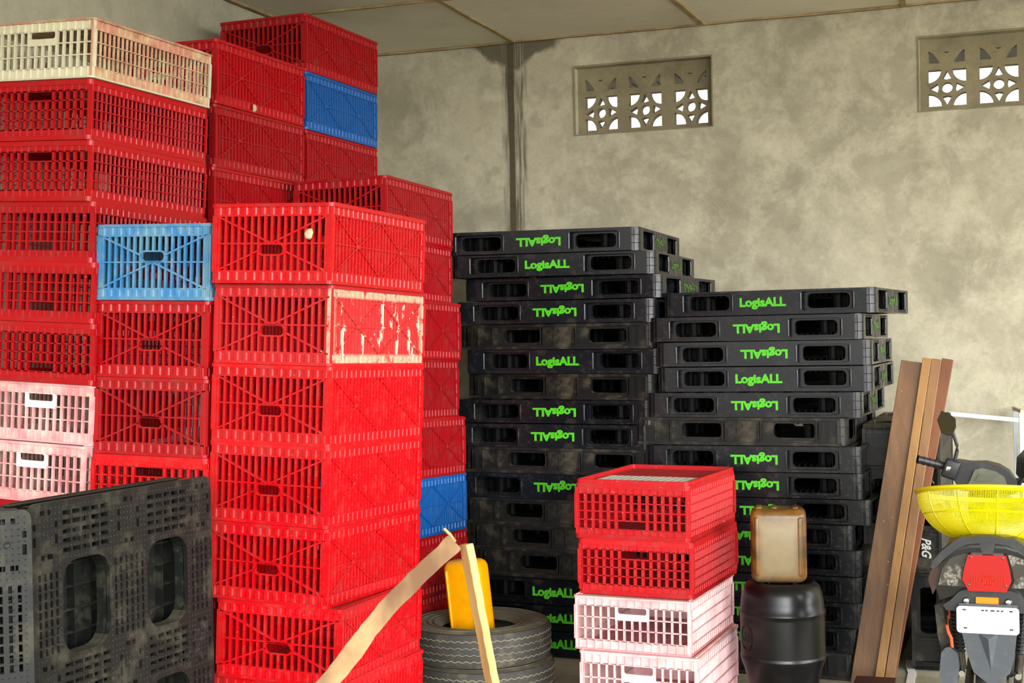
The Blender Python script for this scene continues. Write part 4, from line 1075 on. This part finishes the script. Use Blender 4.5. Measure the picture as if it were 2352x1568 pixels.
for x, w_ in ((-.018, .010), (-.004, .009), (.018, .015), (.038, .010), (.053, .009)): m.box(X + x - w_ / 2, X + x + w_ / 2, -.0425, -.0415, Z + .035, Z + .041)
for x, z in ((-.085, .038), (.086, .038), (-.082, -.032), (.086, -.032)): m.box(X + x - .007, X + x + .006, -.043, -.0415, Z + z - .0025, Z + z + .003)
m.build('plate_marks', MT['satin_black'], plate_)
mold('rear_mudguard', [(2208, 1380), (2335, 1380), (2333, 1440), (2326, 1500), (2316, 1535), (2277, 1566), (2238, 1537), (2226, 1500), (2212, 1440)], -.034, -.012, 'grey_guard', bev=.004)
m = MB(); a, b, c_ = [q(*p) for p in ((2250, 1446), (2292, 1446), (2276, 1532))]
m.add([(a[0], -.036, a[1]), (b[0], -.036, b[1]), (c_[0], -.034, c_[1]), ((a[0] + b[0]) / 2, -.050, (a[1] + b[1]) / 2 - .02)], [(0, 1, 3), (1, 2, 3), (2, 0, 3), (0, 2, 1)])
m.build('guard_crease', MT['grey_guard'], bk)
# grab rail
half = [(2147, 1300), (2152, 1285), (2172, 1262), (2196, 1242), (2214, 1230), (2236, 1231), (2255, 1227), (2272, 1226)]
low = [(2272, 1240), (2250, 1242), (2226, 1246), (2204, 1258), (2180, 1278), (2162, 1297), (2155, 1304)]
mold('grab_rail', half + mirr(half)[1:] + mirr(low)[:-1] + low, -.035, .03, 'satin_black', bev=.008)
mold('rail_bracket', [(2253, 1234), (2291, 1234), (2284, 1266), (2261, 1266)], -.03, .02, 'satin_black', bev=.006)
half = [(2164, 1300), (2184, 1280), (2206, 1264), (2232, 1255), (2272, 1253)]
low = [(2272, 1268), (2236, 1268), (2212, 1276), (2188, 1292), (2172, 1312)]
mold('tail_rim', half + mirr(half)[1:] + mirr(low)[:-1] + low, -.012, .03, 'gloss_black', bev=.008)
m = MB(); m.rbox(-.13, .13, .08, .85, .90, .985, .04, 4); m.build('seat', MT['satin_black'], bk, 60)
def wheel(yc, R, nm):
    root = MB(); n = 64; ring = [(0, yc + R * math.cos(2 * PI * k / n), .005 + R + .045 + R * math.sin(2 * PI * k / n)) for k in range(n + 1)]
    vs = []; fs = []; W_ = .058
    for k in range(n):
        a = 2 * PI * k / n
        for j in range(12):
            t_ = 2 * PI * j / 12; rr_ = R + .045 * math.cos(t_); vs.append((W_ * math.sin(t_), yc + rr_ * math.cos(a), R + .045 + rr_ * math.sin(a)))
    for k in range(n):
        for j in range(12): fs.append((k * 12 + j, k * 12 + (j + 1) % 12, ((k + 1) % n) * 12 + (j + 1) % 12, ((k + 1) % n) * 12 + j))
    root.add(vs, fs, None, True); w_ = root.build(nm, MT['rubber'], bk)
    h = MB(); h.lathe([(R * .88, -.03), (R * .88, .03), (R * .80, .03), (R * .80, -.03), (R * .88, -.03)], 48, Matrix.Translation((0, yc, R + .045)) @ Matrix.Rotation(PI / 2, 4, 'Y'))
    for k in range(5):
        a = 2 * PI * k / 5; h.bar((0, yc + .04 * math.cos(a), R + .045 + .04 * math.sin(a)), (0, yc + R * .82 * math.cos(a), R + .045 + R * .82 * math.sin(a)), .03, .03)
    h.lathe([(0, -.06), (.05, -.06), (.05, .06), (0, .06)], 20, Matrix.Translation((0, yc, R + .045)) @ Matrix.Rotation(PI / 2, 4, 'Y')); h.build('rim', MT['engine'], w_)
wheel(.34, .285, 'rear_wheel'); wheel(1.75, .285, 'front_wheel')
for s in (-1, 1):
    m = MB(); x0, z0 = (s * .128, q(0, 1400)[1]); x1, z1 = (s * .112, q(0, 1500)[1]); y = .06
    m.tube([(x0, y, z0), (x1, y, z1)], .010, 10)
    n = 11 * 12; m.tube([(x0 + (x1 - x0) * k / n + .018 * math.cos(2 * PI * k / 12), y + .018 * math.sin(2 * PI * k / 12), z0 + (z1 - z0) * k / n) for k in range(n + 1)], .0048, 6)
    m.build('shock_spring', MT['satin_black'], bk)
    m = MB(); m.tube([(x1, y, z1), (s * .104, y, q(0, 1543)[1])], .017, 12); m.build('shock_body', MT['engine'], bk)
    m = MB(); m.tube([(s * .104, .045, q(0, 1546)[1]), (s * .104, -.0, q(0, 1546)[1])], .012, 12); m.build('axle_nut', MT['chrome'], bk)
    m = MB(); m.bar((s * .09, .05, .40), (s * .10, .75, .42), .03, .05); m.build('swing_arm', MT['engine'], bk)
mold('muffler', [(2166, 1500), (2176, 1488), (2186, 1486), (2203, 1500), (2206, 1530), (2200, 1580), (2172, 1600), (2160, 1560)], .0, .45, 'grey_guard', bev=.02)
mold('frame_cover', [(2150, 1400), (2168, 1392), (2172, 1430), (2184, 1480), (2170, 1530), (2156, 1470)], .08, .5, 'engine', bev=.01)
mold('frame_cover', mirr([(2150, 1400), (2168, 1392), (2172, 1430), (2184, 1480), (2170, 1530), (2156, 1470)]), .08, .5, 'engine', bev=.01)
m = MB(); m.tube([(q(x, y)[0], .03, q(x, y)[1]) for x, y in ((2182, 1388), (2186, 1404), (2184, 1420), (2179, 1438), (2182, 1455), (2188, 1468), (2190, 1490))], .0065, 8); m.build('cable', MT['orange_cable'], bk)
m = MB(); m.rbox(-.10, .10, .45, 1.25, .42, .80, .05, 3); m.rbox(-.05, .05, 1.0, 1.4, .7, 1.15, .04, 3); m.build('engine', MT['engine'], bk)
for s in (-1, 1):
    m = MB(); m.tube([(s * .07, 1.75, .33), (s * .07, 1.35, 1.05)], .02, 10); m.build('fork', MT['engine'], bk)
m = MB(); m.rbox(-.12, .12, 1.15, 1.40, .95, 1.16, .05, 3); m.build('headlight_cowl', MT['gloss_black'], bk, 60)
# handlebar, dash and mirrors (about a metre ahead of the tail)
def wl_(p): return (p[0] - BX, p[1] - BY, p[2])
HB = [(-.520, 6.83, 1.290), (-.400, 6.875, 1.255)]
m = MB(); m.tube([wl_(HB[0]), wl_(HB[1])], .018, 14)
for k in range(5):
    f = k / 5; p = Vector(wl_(HB[0])).lerp(Vector(wl_(HB[1])), f); q_ = Vector(wl_(HB[0])).lerp(Vector(wl_(HB[1])), f + .06); m.tube([p, q_], .020, 14)
m.build('grip', MT['satin_black'], bk)
m = MB(); m.tube([wl_((.19, 6.93, 1.175)), wl_((.06, 6.93, 1.20))], .018, 14); m.build('grip', MT['satin_black'], bk)
m = MB(); m.tube([wl_(HB[1]), wl_((-.30, 6.92, 1.20)), wl_((-.16, 6.98, 1.18)), wl_((-.02, 6.96, 1.19)), wl_((.08, 6.93, 1.195))], .012, 10); m.build('handlebar', MT['satin_black'], bk)
m = MB(); m.rbox(-.035, .035, -.03, .03, -.045, .045, .012, 3, Matrix.Translation(wl_((-.375, 6.86, 1.245))) @ Matrix.Rotation(.35, 4, 'Y')); sw = m.build('switch_housing', MT['satin_black'], bk, 60)
m = MB(); m.rbox(-.010, .010, -.036, -.028, -.014, .010, .003, 2, Matrix.Translation(wl_((-.385, 6.86, 1.25))) @ Matrix.Rotation(.35, 4, 'Y')); m.build('switch', MT['chrome'], sw)
def q2(px, py, D=6.6): return ((px - 2272) * D / 3305 - .012 + .0, 1.4545 - (py - 970) * D / 3305)
m = MB(); hexa = [(2184, 1062), (2200, 1058), (2230, 1062), (2262, 1061), (2290, 1068), (2312, 1082), (2330, 1108), (2325, 1125), (2205, 1125), (2186, 1095)]
m.prism([q2(*p) for p in hexa], 1.02, 1.16); dsh = m.build('dash_cowl', MT['satin_black'], bk)
b_ = dsh.modifiers.new('bevel', 'BEVEL'); b_.width = .022; b_.segments = 4; b_.limit_method = 'ANGLE'
m = MB(); m.prism([q2(*p) for p in ((2228, 1098), (2237, 1076), (2252, 1072), (2282, 1079), (2301, 1092), (2306, 1108), (2222, 1110))], 1.003, 1.03); im_ = m.build('instrument_panel', MT['dash_grey'], bk)
b_ = im_.modifiers.new('bevel', 'BEVEL'); b_.width = .006; b_.segments = 3
m = MB(); m.prism([q2(*p) for p in ((2247, 1085), (2284, 1089), (2276, 1103), (2238, 1100))], .998, 1.01); m.build('screen', MT['screen'], im_)
def mirror_(pts, stem, rot):
    cx = sum(p[0] for p in pts) / len(pts); cy = sum(p[1] for p in pts) / len(pts)
    P = [q2(*p) for p in pts]; C0 = q2(cx, cy)
    m = MB(); outer = [(C0[0] + (x - C0[0]) * 1.0, C0[1] + (z - C0[1]) * 1.0) for x, z in P]
    Mr = Matrix.Translation((C0[0], .98, C0[1])) @ rot @ Matrix.Translation((-C0[0], -.98, -C0[1]))
    bk_pts = [(C0[0] + (x - C0[0]) * .55, C0[1] + (z - C0[1]) * .55) for x, z in P]; n = len(P)
    vs = [(x, .98, z) for x, z in outer] + [(x, .988, z) for x, z in outer] + [(x, 1.02, z) for x, z in bk_pts]
    fs = [tuple(range(n))] + [(k, (k + 1) % n, n + (k + 1) % n, n + k) for k in range(n)] + [(n + k, n + (k + 1) % n, 2 * n + (k + 1) % n, 2 * n + k) for k in range(n)] + [tuple(range(3 * n - 1, 2 * n - 1, -1))]
    m.add(vs, fs, Mr); r = m.build('mirror', MT['satin_black'], bk)
    g = MB(); inn = [(C0[0] + (x - C0[0]) * .93, C0[1] + (z - C0[1]) * .93) for x, z in P]
    g.add([(x, .9785, z) for x, z in inn], [tuple(range(n))], Mr); g.build('mirror_glass', MT['mirror'], r)
    s = MB(); s.tube([(q2(x, y)[0], d, q2(x, y)[1]) for x, y, d in stem], .0085, 8); s.build('mirror_stem', MT['satin_black'], r)
mirror_([(2166.5, 939), (2186, 948.6), (2198, 959), (2199, 978), (2191, 997), (2181, 998), (2166, 991), (2157, 961)], [(2190, 988, 1.01), (2199, 1020, 1.02), (2199, 1034, 1.02), (2193, 1058, 1.02)], Matrix.Rotation(-.36, 4, 'X') @ Matrix.Rotation(-.10, 4, 'Z'))
mirror_([(2351, 1020), (2378, 1024), (2388, 1050), (2376, 1075), (2352, 1088), (2333, 1096), (2322, 1083), (2325, 1046)], [(2342, 1088, 1.01), (2334, 1105, 1.02), (2328, 1118, 1.03)], Matrix.Rotation(-.06, 4, 'X') @ Matrix.Rotation(-.45, 4, 'Z'))
tag(bk, 'black motorcycle parked facing away with red tail light and white number plate', 'motorcycle')

# ------------------------------------------------------------------ yellow basket on the seat
bs = empty('basket', (-.185, 6.30, 1.021)); R = .298; Hb = .190
def bowl(t): return (.11 + (R - .11) * (math.sin(t * PI / 2) ** .9), Hb * (1 - math.cos(t * PI / 2)) ** .95 if t > 0 else 0.0)
n, k_ = 280, 50; vs = []; fs = []
for i in range(n):
    a = 2 * PI * i / n
    for j in range(k_ + 1):
        r_, z_ = bowl(j / k_); vs.append((r_ * math.cos(a), r_ * math.sin(a), z_))
for i in range(n):
    for j in range(k_): fs.append((i * (k_ + 1) + j, ((i + 1) % n) * (k_ + 1) + j, ((i + 1) % n) * (k_ + 1) + j + 1, i * (k_ + 1) + j + 1))
m = MB(); m.add(vs, fs); me = m.build('mesh_wall', MT['lemon'], bs); wf = me.modifiers.new('wire', 'WIREFRAME'); wf.thickness = .0034; wf.use_even_offset = False
m = MB()
for i in range(12):
    a = 2 * PI * (i + .0) / 12 - PI / 2; m.tube([((bowl(j / 12)[0] + .001) * math.cos(a), (bowl(j / 12)[0] + .001) * math.sin(a), bowl(j / 12)[1]) for j in range(13)], .0032, 6)
r_, z_ = bowl(.66); m.tube([((r_ + .001) * math.cos(2 * PI * i / 72), (r_ + .001) * math.sin(2 * PI * i / 72), z_) for i in range(73)], .003, 6, False)
m.build('stiffening_ribs', MT['lemon'], bs)
m = MB(); m.lathe([(R - .004, Hb - .012), (R + .004, Hb - .010), (R + .014, Hb - .002), (R + .016, Hb + .006), (R + .006, Hb + .010), (R - .006, Hb + .006), (R - .004, Hb - .012)], 96); m.build('rim', MT['lemon'], bs)
m = MB(); m.lathe([(0, 0), (.108, 0), (.112, .004), (.108, .006), (0, .006)], 60); m.build('base', MT['lemon'], bs)
bs.rotation_euler = (-.20, 0.02, .10); bs.location.z = 1.006
tag(bs, 'bright yellow plastic mesh basket resting on the motorcycle seat', 'basket')

# ------------------------------------------------------------------ small things
m = MB(); pts = [(-.705, 8.44), (-.695, 8.30), (-.668, 8.13), (-.66, 7.9), (-.65, 7.75)]
vs = []; fs = []
for i, (x, y) in enumerate(pts):
    for dx, z in ((-.022, .002), (.022, .002), (.022, .006), (-.022, .006)): vs.append((x + dx, y, z))
for i in range(len(pts) - 1):
    for j in range(4): fs.append((i * 4 + j, i * 4 + (j + 1) % 4, i * 4 + 4 + (j + 1) % 4, i * 4 + 4 + j))
fs += [(0, 3, 2, 1), (16, 17, 18, 19)]; m.add(vs, fs)
tag(m.build('strap', MT['strap']), 'short white strap lying on the floor between the boards and the motorcycle', 'strap')
def clod(loc, s, label, seed):
    bm = bmesh.new(); bmesh.ops.create_icosphere(bm, subdivisions=3, radius=1); R_ = random.Random(seed)
    ph = [R_.uniform(0, 6) for _ in range(6)]
    for v in bm.verts:
        c = v.co; f = 1 + .16 * math.sin(3 * c.x + ph[0]) * math.sin(3 * c.z + ph[1]) + .10 * math.sin(6 * c.y + ph[2]) + .06 * math.sin(9 * c.z + ph[3]); v.co = Vector((c.x * s[0], c.y * s[1], c.z * s[2])) * f
    m = MB(); m.add([v.co[:] for v in bm.verts], [tuple(v.index for v in f.verts) for f in bm.faces], None, True); bm.free()
    o = m.build('mud_clod', MT['mud'], None, 80); o.location = loc; return tag(o, label, 'mud clod', 'dried mud clods stuck to crates')
clod(MUD1, (.019, .010, .022), 'pale mud clod stuck to the front bars of the nearest top red crate', 2)
clod(MUD2, (.007, .017, .022), 'pale mud clod on the side of the crate left of the high blue one', 5)
for o in bpy.data.objects:
    if o.parent is None and o.type == 'MESH' and 'kind' not in o and 'label' not in o: print('UNLABELLED', o.name)
